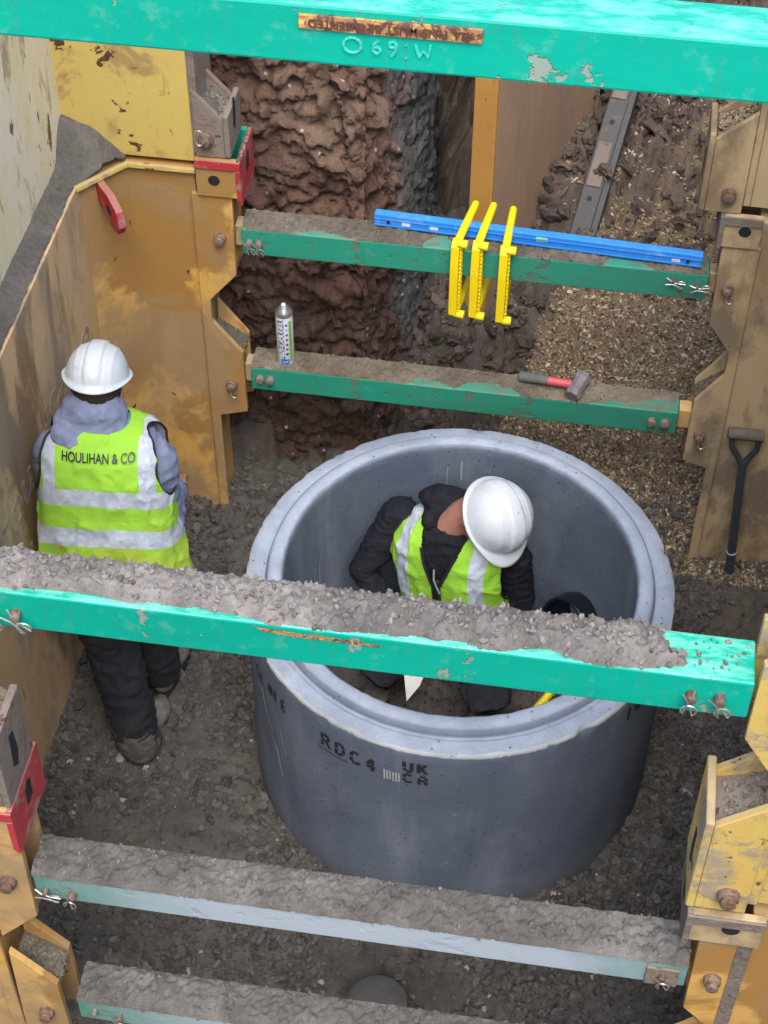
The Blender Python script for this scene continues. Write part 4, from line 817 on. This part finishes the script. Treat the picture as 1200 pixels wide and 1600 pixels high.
# ------------------------------------------------------------------ pipes, rags
t = thing('pipe_socket', (.36, .36, .25), 'glossy black plastic pipe end inside the ring behind the strut', 'pipe')
pc = Vector((.40, .34, .36)); pd = Vector((-.55, -.70, .28)).normalized(); Mx = pd.to_track_quat('Z', 'Y').to_matrix()
MB().lathe([(.092, -.16), (.092, -.01), (.104, -.005), (.104, .06), (.098, .064), (.090, .06), (.088, .0), (.084, -.14), (0, -.15)], pc, 36, Mx).build('pipe_body', M['black_plastic'], t, smooth=True)
t = thing('drain_pipe', (-.108, -1.10, -.14), 'dusty grey capped drain pipe end in the dug hole at the bottom', 'pipe')
MB().lathe([(.105, -.12), (.105, .06), (.099, .07), (.099, .10)], (-.108, -1.09, -.118), 36).build('pipe_body', M['clay_pipe'], t, smooth=True)
MB().lathe([(.100, .095), (.103, .10), (.101, .118), (.09, .128), (.04, .134), (0, .135)], (-.108, -1.09, -.118), 36).build('pipe_cap', M['clay_pipe'], t, smooth=True)
MB().obox((-.16, -1.13, -.001), (-.06, -1.11, -.001), .018, .01).build('cap_rib', M['clay_pipe'], t, bevel=.003)
def rag(name, label, pts, cat):
    o = MB().add(pts, [(0, 1, 2, 3), (3, 2, 4)] if len(pts) == 5 else [(0, 1, 2), (0, 2, 3)]).build(name, M['white_cloth'], None, solid=.003); tag(o, label, cat); return root_mesh(o, pts[0])
rag('paper_sheet', 'crumpled white paper between the legs of the crouching worker', [(-.19, .06, .30), (-.10, .10, .31), (-.125, .02, .27), (-.165, -.03, .235)], 'paper')
rag('paper_scrap', 'small white scrap beside the right knee in the ring', [(-.05, .02, .06), (.02, .0, .14), (.04, -.08, .08), (-.03, -.10, .03)], 'paper')
t = thing('yellow_tool', (.30, .05, .04), 'yellow handled tool lying on the ring floor beside the knee', 'tool')
MB().tube([(.235, -.03, .10), (.28, .04, .135), (.40, .20, .22)], [.015, .017, .014], 12).build('handle', M['yellow_plastic'], t, smooth=True)
MB().obox((.40, .20, .22), (.45, .27, .255), .06, .012).build('blade', M['hammer_steel'], t, bevel=.002)

# ------------------------------------------------------------------ people
def remesh(mb, voxel, smooth=4):
    me = bpy.data.meshes.new('r'); me.from_pydata(mb.v, [], mb.f); o = bpy.data.objects.new('r', me); C.objects.link(o)
    m = o.modifiers.new('r', 'REMESH'); m.mode = 'VOXEL'; m.voxel_size = voxel
    m = o.modifiers.new('s', 'SMOOTH'); m.iterations = smooth; m.factor = .5
    dg = bpy.context.evaluated_depsgraph_get(); out = bpy.data.meshes.new_from_object(o.evaluated_get(dg)); bpy.data.objects.remove(o)
    return out
def caps(mb, pts, rad, n=14):
    pts = [Vector(p) for p in pts]; d0 = (pts[1] - pts[0]).normalized(); d1 = (pts[-1] - pts[-2]).normalized()
    P = [pts[0] - d0 * rad[0] * .95, pts[0] - d0 * rad[0] * .6] + pts + [pts[-1] + d1 * rad[-1] * .6, pts[-1] + d1 * rad[-1] * .95]
    Rr = [rad[0] * .25, rad[0] * .78] + list(rad) + [rad[-1] * .78, rad[-1] * .25]
    mb.tube(P, Rr, n)
def ell(mb, c, ax, r, n=18):
    X, Y, Z = [Vector(a).normalized() for a in ax]; V = []; F = []
    for i in range(1, n // 2):
        ph = math.pi * i / (n // 2)
        for j in range(n): t = 2 * math.pi * j / n; V.append(Vector(c) + X * r[0] * math.sin(ph) * math.cos(t) + Y * r[1] * math.sin(ph) * math.sin(t) + Z * r[2] * math.cos(ph))
    k = n // 2 - 1; F = [(i * n + j, (i + 1) * n + j, (i + 1) * n + (j + 1) % n, i * n + (j + 1) % n) for i in range(k - 1) for j in range(n)]
    F += [tuple(range(n)), tuple(reversed(range((k - 1) * n, k * n)))]; mb.add(V, F)
def finish(me, name, mat, parent, wr=.0, scale=8, stretch=(1, 1, 1), seed=0, ridged=True, fine=.0):
    n = len(me.vertices); co = np.empty(n * 3, np.float32); me.vertices.foreach_get('co', co); co = co.reshape(-1, 3).astype(float)
    no = np.empty(n * 3, np.float32); me.vertices.foreach_get('normal', no); no = no.reshape(-1, 3)
    if wr:
        q = co * np.array(stretch); f = fbm(q + .15 * fbm(q, scale * .5, 2, seed + 9)[:, None], scale, 3, seed)
        if ridged: f = 1.3 * (1 - np.clip(np.abs(f) * 1.7, 0, 1)) ** 2 - .5
        co = co + no * (wr * f[:, None])
        if fine: co = co + no * (fine * fbm(co, scale * 4, 2, seed + 5)[:, None])
    co = co - np.array(LOC[parent]); me.vertices.foreach_set('co', co.astype(np.float32).ravel())
    me.polygons.foreach_set('use_smooth', np.ones(len(me.polygons), bool)); me.update(); return link(name, me, mat, parent)
class Torso:
    def __init__(s, hip, neck, lat, prof):
        s.hip, s.neck = np.array(hip, float), np.array(neck, float); s.up = (s.neck - s.hip); s.L = np.linalg.norm(s.up); s.up /= s.L
        lat = np.array(lat, float); s.lat = lat - s.up * lat.dot(s.up); s.lat /= np.linalg.norm(s.lat); s.fw = np.cross(s.up, s.lat); s.pr = np.array(prof)
    def pt(s, u, v, inf=0):
        h = np.interp(v, s.pr[:, 0], s.pr[:, 1]); w = np.interp(v, s.pr[:, 0], s.pr[:, 2]) + inf; d = np.interp(v, s.pr[:, 0], s.pr[:, 3]) + inf
        cu, su = np.cos(u), np.sin(u); e = .8; X = np.sign(cu) * np.abs(cu) ** e * w; Y = np.sign(su) * np.abs(su) ** e * d
        bend = s.bend(h) if hasattr(s, 'bend') else 0
        return s.hip + s.lat * X[:, None] + s.fw * (Y + bend)[:, None] + s.up * h[:, None], X, Y, h
def vest(T, name, parent, front_open=False, ar=.62, ah=.125, bands=(), vband=(.13, .185), arm_h=.45, seed=1, wr=.006, vneck=None, back_len=None):
    nu, nv = 260, 150; u = np.linspace(0, 2 * np.pi, nu, endpoint=False); v = np.linspace(0, 1, nv); Uu, Vv = np.meshgrid(u, v); uf, vf = Uu.ravel(), Vv.ravel()
    p, X, Y, h = T.pt(uf, vf, .012)
    ang = np.arctan2(Y / .13, X / .2); side = np.minimum(np.abs(np.arctan2(np.sin(uf), np.cos(uf))), np.abs(np.arctan2(np.sin(uf - np.pi), np.cos(uf - np.pi))))
    arm = (side / ar) ** 2 + ((h - arm_h) / ah) ** 2
    keep = arm > 1
    if vneck: keep &= ~((Y > 0) & (np.abs(X - vneck[2]) < (h - vneck[0]) * vneck[1] + (.012 if front_open else 0)) )
    if front_open: keep &= ~((Y > 0) & (np.abs(X - (vneck[2] if vneck else 0)) < .008))
    nrm = T.lat * (X / .2)[:, None] + T.fw * (Y / .13)[:, None]; nrm /= np.linalg.norm(nrm, axis=1)[:, None] + 1e-9
    fo = fbm(p * np.array([1, 1, .55]), 9, 3, seed); rid = 1.5 * (1 - np.clip(np.abs(fo) * 1.8, 0, 1)) ** 2 - .5; flare = sstep(.2, 0, h) * np.sin(uf * 7 + 1.3) * .010
    p = p + nrm * (wr * rid + flare)[:, None] + nrm * (fbm(p, 30, 2, seed + 3) * .0015)[:, None]
    wob = .004 * fbm(p, 8, 2, 4); band = np.full(len(p), -1.)
    for b0, b1 in bands:
        dr = -.045 * (np.abs(X) / .22) ** 2.5 * 1.0; band = np.maximum(band, np.minimum(h - dr - b0, b1 + dr * -1 - h + 2 * dr) + wob * 0)
    vb = np.minimum(np.abs(X) - vband[0], vband[1] - np.abs(X)); vb = np.where(h > (bands[-1][0] if bands else .3), vb, -1); band = np.maximum(band, vb)
    idx = np.arange(nu * nv).reshape(nv, nu); F = np.stack([idx[:-1], np.roll(idx, -1, 1)[:-1], np.roll(idx, -1, 1)[1:], idx[1:]], -1).reshape(-1, 4); F = F[keep[F].all(1)]
    me = mesh_np(name, p - np.array(LOC[parent]), F, True, None, {'band': band, 'hh': h}); o = link(name, me, M['hivis'], parent)
    mm = o.modifiers.new('s', 'SOLIDIFY'); mm.thickness = .004; mm.offset = -1
    # black binding round the arm holes
    for c0 in (0, math.pi):
        a = np.linspace(0, 2 * np.pi, 48, endpoint=False); uu = c0 + (ar + .01) * np.cos(a); hb_ = arm_h + (ah + .002) * np.sin(a); vv = np.interp(hb_, T.pr[:, 1], T.pr[:, 0]); q, *_ = T.pt(uu, vv, .013)
        MB().tube([tuple(k) for k in q], .0045, 6, closed=True).build('arm_binding', M['binding'], o, smooth=True)
    return o
def torso_solid(T, mb, inf=0, nu=28, nv=16, v1=1):
    u = np.linspace(0, 2 * np.pi, nu, endpoint=False); v = np.linspace(0, v1, nv); Uu, Vv = np.meshgrid(u, v); p, *_ = T.pt(Uu.ravel(), Vv.ravel(), inf)
    F = [(i * nu + j, i * nu + (j + 1) % nu, (i + 1) * nu + (j + 1) % nu, (i + 1) * nu + j) for i in range(nv - 1) for j in range(nu)] + [tuple(reversed(range(nu))), tuple(range((nv - 1) * nu, nv * nu))]
    mb.add([tuple(q) for q in p], F)
def hand(mb, wrist, direction, palm_n, side=1, curl=.6):
    d = Vector(direction).normalized(); n = Vector(palm_n); n = (n - d * n.dot(d)).normalized(); l = d.cross(n) * side; w = Vector(wrist)
    ell(mb, w + d * .045, (l, n, d), (.040, .017, .052), 14)
    for k, L in enumerate((.075, .083, .078, .062)):
        r0 = w + d * .085 + l * (.030 - .020 * k); c1 = d * math.cos(curl * .5) - n * math.sin(curl * .5); c2 = d * math.cos(curl * 1.3) - n * math.sin(curl * 1.3); c3 = d * math.cos(curl * 2.1) - n * math.sin(curl * 2.1)
        a = r0 + c1 * L * .45; b = a + c2 * L * .32; c = b + c3 * L * .25; caps(mb, [r0 - d * .02, r0, a, b, c], [.009, .009, .0085, .0078, .007], 8)
    r0 = w + d * .025 + l * .030; a = r0 + (l * .7 + d * .6 - n * .25).normalized() * .035; b = a + (l * .25 + d * .8 - n * .5).normalized() * .03; caps(mb, [r0, a, b], [.012, .0105, .009], 8)
def head(mb, c, front, up):
    f = Vector(front).normalized(); u = Vector(up); u = (u - f * u.dot(f)).normalized(); l = f.cross(u); c = Vector(c)
    ell(mb, c + u * .02 - f * .01, (l, f, u), (.076, .095, .10)); ell(mb, c - u * .055 + f * .025, (l, f, u), (.056, .062, .062)); ell(mb, c - u * .012 + f * .088, (l, f, u), (.012, .018, .024), 10)
    ell(mb, c - u * .055 + f * .086, (l, f, u), (.026, .010, .009), 10); ell(mb, c - u * .093 + f * .065, (l, f, u), (.022, .018, .016), 10)
    for s in (-1, 1): ell(mb, c + l * s * .078 - u * .012 - f * .005, (l, f, u), (.010, .018, .032), 10); ell(mb, c + l * s * .032 + u * .018 + f * .080, (l, f, u), (.020, .010, .008), 10)
def eyes(parent, c, front, up):
    f = Vector(front).normalized(); u = Vector(up); u = (u - f * u.dot(f)).normalized(); l = f.cross(u)
    for s in (-1, 1):
        m_ = MB(); ell(m_, Vector(c) + l * s * .031 + f * .079 + u * .004, (l, f, u), (.012, .012, .010), 10); m_.build('eye', M['can_white'], parent, smooth=True)
def helmet(parent, c, front, up, wid=.107, lng=.132, ht=.125, slots=True):
    f = Vector(front).normalized(); u = Vector(up).normalized(); f = (f - u * f.dot(u)).normalized(); l = f.cross(u); n, m_ = 96, 34; V = []
    for i in range(m_ + 1):
        t = i / m_
        for j in range(n):
            ph = 2 * math.pi * j / n; cx_, cy_ = math.cos(ph), math.sin(ph)    # cx lateral, cy front
            if t <= .86:
                a = t / .86 * (math.pi / 2); rr_ = math.sin(a) ** .92; z = math.cos(a) ** .9 * ht
                x = cx_ * rr_ * wid; y = cy_ * rr_ * lng
                top = math.cos(a) ** .25 if math.cos(a) > 0 else 0
                r1 = math.exp(-((abs(x) - .030) / .0035) ** 2) * .012 * min(1, z / .03); cen = (1 - sst(.022, .030, abs(x))) * .0055 * min(1, z / .03)
                r3 = math.exp(-((abs(x) - .058) / .004) ** 2) * .0028 * min(1, z / .04)
                kk = 1 + (cen + r3) / .11 - r1 * .15 / .11
                x *= kk; y *= kk; z *= kk
                if z < .035: k2 = (1 - z / .035) * .004; x += cx_ * k2; y += cy_ * k2
            else:
                k = (t - .86) / .14; pk = max(0, cy_) ** 5; bk = max(0, -cy_) ** 2
                ext = (.010 + .040 * pk + .003 * bk) * k + .004; x = cx_ * (wid + ext); y = cy_ * (lng + ext); z = -.003 * k - .016 * pk * k - .020 * bk * k + .006 * abs(cx_) ** 4 * k
            V.append(Vector(c) + l * x + f * y + u * z)
    F = [(i * n + j, i * n + (j + 1) % n, (i + 1) * n + (j + 1) % n, (i + 1) * n + j) for i in range(m_) for j in range(n)]
    o = MB().add(V, F).build('hard_hat', M['helmet'], parent, smooth=False, solid=.003); o.data.polygons.foreach_set('use_smooth', [True] * len(o.data.polygons))
    # harness band inside, rear rim trim
    pts = [Vector(c) + l * math.cos(a) * (wid - .012) + f * math.sin(a) * (lng - .018) - u * .012 for a in np.linspace(0, 2 * math.pi, 36)[:-1]]
    MB().tube([tuple(q) for q in pts], .006, 6, closed=True).build('harness_band', M['helmet_trim'], o, smooth=True)
    return o
def sst(a, b, x): t = min(1, max(0, (x - a) / (b - a))); return t * t * (3 - 2 * t)
def boot(parent, heel, toe_dir, hgt=.12, mat='boot'):
    d = Vector(toe_dir); d.z = 0; d.normalize(); s = d.cross(Vector((0, 0, 1))); h = Vector(heel); mb = MB(); z = Vector((0, 0, 1))
    ell(mb, h + d * .06 + z * .045, (d, s, z), (.10, .042, .045), 16); ell(mb, h + d * .165 + z * .045, (d, s, z), (.085, .050, .045), 16); caps(mb, [h + z * .06, h + z * hgt + d * -.005], [.046, .05])
    o = finish(remesh(mb, .008, 3), 'boot', M[mat], parent, .002, 20)
    MB().prism([tuple((h + d * a + s * b)[:2]) for a, b in ((-.045, -.03), (-.045, .03), (.1, .045), (.2, .045), (.255, .0), (.2, -.045), (.1, -.045))], h.z - .002, h.z + .018, 'z').build('sole', M['binding'], o, bevel=.004)
    return o

# ---- worker at the wall, seen from behind
t = thing('person', (-1.17, -.1, 0), 'worker in white hard hat and lime vest, seen from behind by the left wall', 'person')
PA = [(0, -.075, .245, .172), (.2, .085, .225, .150), (.45, .24, .214, .140), (.68, .37, .216, .145), (.8, .44, .206, .135), (.88, .485, .172, .115), (.94, .512, .125, .098), (1, .526, .082, .082)]
TA = Torso((-1.175, -.035, .885), (-1.19, .075, 1.45), (1, .08, 0), PA)
TA.bend = lambda h: .05 * np.clip(h / .6, 0, 1) ** 2 - .02
# trousers, two legs
Lh, Rh = Vector((-1.27, -.06, .80)), Vector((-1.115, -.05, .80))
Lk, La = Vector((-1.215, -.10, .46)), Vector((-1.125, -.235, .12)); Rk, Ra = Vector((-1.105, .05, .44)), Vector((-1.105, .05, .12))
m_ = MB(); ell(m_, (-1.18, -.055, .82), ((1, 0, 0), (0, 1, 0), (0, 0, 1)), (.19, .145, .14)); caps(m_, [Lh, Lk, La], [.125, .098, .080]); caps(m_, [Rh, Rk, Ra], [.118, .086, .072])
tr = finish(remesh(m_, .011, 5), 'trousers', M['trousers'], t, .010, 7, (1, 1, 2.2), 3, fine=.002)
m_ = MB(); caps(m_, [La + Vector((-.006, .006, .01)), La + Vector((.008, -.010, -.05))], [.081, .082]); finish(remesh(m_, .008, 4), 'muddy_cuff', M['muddy_trousers'], tr, .006, 14, (1, 1, 3), 5)
MB().tube([(Lk.x - .055, Lk.y - .075, Lk.z - .055), (Lk.x - .01, Lk.y - .094, Lk.z - .06), (Lk.x + .01, Lk.y - .095, Lk.z - .058)], .003, 6).build('reflective_piping', M['can_white'], tr)
boot(t, (-1.115, -.255, .0), (.12, 1, 0)); boot(t, (-1.10, .04, .012), (.1, 1, 0))
# jacket (sleeves, hood)
Ls, Rs = Vector((-1.350, .05, 1.255)), Vector((-1.030, .06, 1.255)); Le, Lw = Vector((-1.385, .03, .97)), Vector((-1.33, .24, .88)); Re, Rw = Vector((-.995, .06, .97)), Vector((-1.04, .29, .88))
m_ = MB(); torso_solid(TA, m_, -.012); caps(m_, [Ls, Ls.lerp(Le, .5), Le, Lw], [.084, .060, .052, .042]); caps(m_, [Rs, Rs.lerp(Re, .5), Re, Rw], [.084, .060, .050, .042])
finish(remesh(m_, .010, 4), 'hooded_sweater', M['fluffy'], t, .007, 8, (1, 1, 1.8), 13, fine=.0015)
m_ = MB(); ell(m_, (-1.215, .085, 1.445), ((1, 0, 0), (0, 1, .2), (0, -.2, 1)), (.100, .082, .060)); ell(m_, (-1.215, .045, 1.390), ((1, 0, -.10), (0, 1, .55), (0, -.55, 1)), (.128, .085, .050)); ell(m_, (-1.210, .09, 1.415), ((1, 0, 0), (0, 1, .3), (0, -.3, 1)), (.112, .090, .062)); ell(m_, (-1.238, .0, 1.375), ((1, 0, -.16), (0, 1, .6), (0, -.6, 1)), (.108, .060, .040))
finish(remesh(m_, .008, 4), 'hood', M['fluffy'], t, .005, 9, (1, 1, 2.5), 23, fine=.001)
HA = Vector((-1.215, .150, 1.462)); fA = Vector((-.10, .86, -.42)); uA = Vector((.02, .42, .90))
m_ = MB(); head(m_, HA, fA, uA); caps(m_, [(-1.20, .05, 1.30), (-1.20, .12, 1.44)], [.062, .058]); torso_solid(TA, m_, -.03)
caps(m_, [Ls, Le, Lw], [.05, .042, .03]); caps(m_, [Rs, Re, Rw], [.05, .042, .03]); hand(m_, Lw, (.3, .9, -.35), (0, -.4, .9), 1); hand(m_, Rw, (-.2, .9, -.35), (0, -.4, .9), -1)
caps(m_, [Lh, Lk, La], [.08, .055, .04]); caps(m_, [Rh, Rk, Ra], [.08, .055, .04])
bd_ = finish(remesh(m_, .0065, 2), 'body', M['skin'], t); eyes(bd_, HA, fA, uA)
m_ = MB(); ff_ = fA.normalized(); ell(m_, HA + uA * .012 - ff_ * .018, ((1, 0, 0), ff_, uA.normalized()), (.083, .095, .094)); finish(remesh(m_, .008, 2), 'hair', M['hair'], t, .002, 60, ridged=False)
helmet(t, HA + uA.normalized() * .052 - ff_ * .006, fA, uA, .098, .122, .102)
vs = vest(TA, 'hi_vis_vest', t, bands=((.150, .215), (.300, .362)), vband=(.136, .184), arm_h=.395, ah=.108, seed=21, wr=.006)
# lettering across the shoulders (back is -fw side)
def on_torso(T, x, h, inf):
    v_ = np.interp(h, T.pr[:, 1], T.pr[:, 0]); w_ = np.interp(v_, T.pr[:, 0], T.pr[:, 2]) + inf; cu = np.clip(abs(x) / w_, 0, .999) ** (1 / .8) * np.sign(x); u = -np.arccos(cu)
    q, *_ = T.pt(np.array([u]), np.array([v_]), inf); return tuple(q[0])
v, ff = text_me('HOULIHAN & CO', .043, 0, .0007); latsign = 1
MB().add([on_torso(TA, latsign * (q[0] * .70 + .012), .470 + q[1] * .92, .024) for q in v], ff).build('lettering', M['black_print'], vs)
# flap of the vest at the right hem
m_ = MB(); 
PTS = [(-.955, -.12, .90), (-.93, -.15, .96), (-.905, -.13, .955), (-.885, -.12, .92), (-.895, -.13, .87), (-.93, -.15, .85), (-.97, -.18, .845)]
fl = MB().add(PTS + [(-.93, -.165, .90)], [(i, (i + 1) % 7, 7) for i in range(7)]).build('vest_flap', M['hivis'], vs, smooth=True, solid=.004)

# ---- worker crouching inside the ring, facing the camera
t = thing('person', (-.05, .25, .02), 'worker in white hard hat and dark jacket crouching inside the concrete ring', 'person')
PB = [(0, -.04, .205, .150), (.2, .10, .205, .145), (.45, .26, .208, .140), (.68, .38, .215, .140), (.8, .455, .205, .130), (.88, .50, .172, .112), (.94, .53, .125, .095), (1, .545, .085, .085)]
TB = Torso((-.025, .33, .30), (-.050, .345, .84), (.95, -.31, 0), PB)   # lat towards his left, fw = up x lat
if TB.fw[1] > 0: TB.lat = -TB.lat; TB.fw = -TB.fw
TB.bend = lambda h: .05 * np.sin(np.clip(h / .5, 0, 1) * 1.6) - .02
LS = Vector((.160, .270, .745)); RS = Vector((-.255, .400, .755))
Le, Lw = Vector((.20, .27, .52)), Vector((.17, .22, .40)); Re, Rw = Vector((-.375, .285, .56)), Vector((-.235, .19, .43))
hipL, hipR = Vector((.05, .30, .26)), Vector((-.17, .34, .26)); kL, kR = Vector((.135, -.03, .27)), Vector((-.29, .02, .30)); aL, aR = Vector((.11, .17, .09)), Vector((-.30, .24, .09))
m_ = MB(); ell(m_, (-.06, .33, .28), ((1, 0, 0), (0, 1, 0), (0, 0, 1)), (.18, .15, .13)); caps(m_, [hipL, kL, aL], [.105, .082, .065]); caps(m_, [hipR, kR, aR], [.105, .080, .065])
finish(remesh(m_, .011, 5), 'trousers', M['trousers'], t, .011, 8, (1, 1, 1.5), 33, fine=.002)
boot(t, (.10, .22, .02), (.05, -1, 0)); boot(t, (-.30, .28, .02), (.02, -1, 0))
m_ = MB(); torso_solid(TB, m_, -.012); caps(m_, [RS, RS.lerp(Re, .5), Re, Re.lerp(Rw, .5), Rw], [.070, .064, .056, .048, .042]); caps(m_, [LS, LS.lerp(Le, .5), Le, Lw], [.066, .058, .052, .042])
finish(remesh(m_, .008, 3), 'jacket', M['black_cloth'], t, .006, 11, (1, 1, 3.2), 43, fine=.0015)
m_ = MB(); ell(m_, (-.075, .385, .86), (tuple(TB.lat), tuple(TB.fw), (0, 0, 1)), (.125, .07, .058)); ell(m_, (-.125, .345, .842), (tuple(TB.lat), tuple(TB.fw), (0, 0, 1)), (.04, .08, .045)); ell(m_, (-.01, .37, .85), (tuple(TB.lat), tuple(TB.fw), (0, 0, 1)), (.06, .085, .05))
finish(remesh(m_, .008, 3), 'hood', M['black_cloth'], t, .006, 12, (1, 1, 1.5), 53, fine=.001)
Rv, Uv, Wv = Vector(R_), Vector(U_), -Vector(W_)
uB = (Wv * .84 + Rv * .46 + Uv * .10).normalized(); fB = (-Uv * .90 + Rv * .30); fB = (fB - uB * fB.dot(uB)).normalized()
HB = Vector((.055, .262, .940))
m_ = MB(); head(m_, HB, fB, uB); nb = Vector((-.075, .315, .80)); caps(m_, [nb, nb.lerp(HB, .5) + Vector((-.012, .02, .012)), HB - uB * .03 - fB * .03], [.062, .062, .066]); torso_solid(TB, m_, -.03, v1=.86)
caps(m_, [RS, Re, Rw], [.05, .042, .03]); caps(m_, [LS, Le, Lw], [.05, .042, .03]); hand(m_, Rw, (.6, -.6, -.5), (0, .6, .8), 1, .7); hand(m_, Lw, (-.25, -.75, -.45), (.2, .5, .8), -1, .9)
caps(m_, [hipL, kL, aL], [.075, .055, .04]); caps(m_, [hipR, kR, aR], [.075, .055, .04])
bd_ = finish(remesh(m_, .0065, 2), 'body', M['skin'], t); eyes(bd_, HB, fB, uB)
m_ = MB(); lB = fB.cross(uB); ell(m_, HB + uB * .016 - fB * .012, (lB, fB, uB), (.080, .096, .088)); finish(remesh(m_, .008, 2), 'hair', M['hair'], t, .002, 60, ridged=False)
helmet(t, HB + uB * .045 + Rv * .016, fB, uB, .120, .124, .122)
vs = vest(TB, 'hi_vis_vest', t, front_open=True, bands=((-.02, .03),), vband=(.115, .165), arm_h=.385, seed=61, wr=.007, vneck=(.35, .36, .0), ar=.40)
# zip strips, collar cord and pockets on the front
def onf(T, x, h, inf):
    v_ = np.interp(h, T.pr[:, 1], T.pr[:, 0]); w_ = np.interp(v_, T.pr[:, 0], T.pr[:, 2]) + inf; cu = np.clip(abs(x) / w_, 0, .999) ** (1 / .8) * np.sign(x); u = np.arccos(cu)
    q, *_ = T.pt(np.array([u]), np.array([v_]), inf); return tuple(q[0])
for sg in (-1, 1):
    MB().tube([onf(TB, sg * .010, h, .016) for h in np.linspace(-.02, .35, 12)] + [onf(TB, sg * (.010 + (h - .35) * .36), h, .016) for h in np.linspace(.36, .50, 8)], .0065, 6).build('zip_edge', M['binding'], vs, smooth=True)
    g = MB(); xs = np.linspace(sg * .03, sg * .105, 6)
    for hs in ((.13, .20), (.205, .245)):
        n0 = len(g.v); vv = [onf(TB, x, h, .024 + (.004 if hs[0] > .2 else 0)) for h in hs for x in xs]; g.add(vv, [(i, i + 1, i + 7, i + 6) for i in range(5)])
    g.build('pocket', M['hivis'], vs, smooth=False, solid=.004)
MB().tube([onf(TB, .004, .44, .02), onf(TB, .0, .40, .028), onf(TB, -.012, .36, .026), onf(TB, -.018, .33, .022)], .0035, 6).build('drawcord', M['scrape'], t, smooth=True)
MB().tube([onf(TB, 0, h, .004) for h in np.linspace(0, .37, 10)], .012, 6).build('zip', M['binding'], t, smooth=True)
t = thing('lidded_tub', (.165, .215, .34), 'small dark tub with a white lid held in the crouching worker hand', 'tub')
MB().lathe([(0, 0), (.030, 0), (.032, .10), (.0, .10)], (.162, .205, .34), 24).build('tub_body', M['binding'], t, smooth=True)
MB().lathe([(.034, .098), (.034, .122), (.031, .125), (0, .125)], (.162, .205, .34), 24).build('lid', M['white_lid'], t, smooth=True)
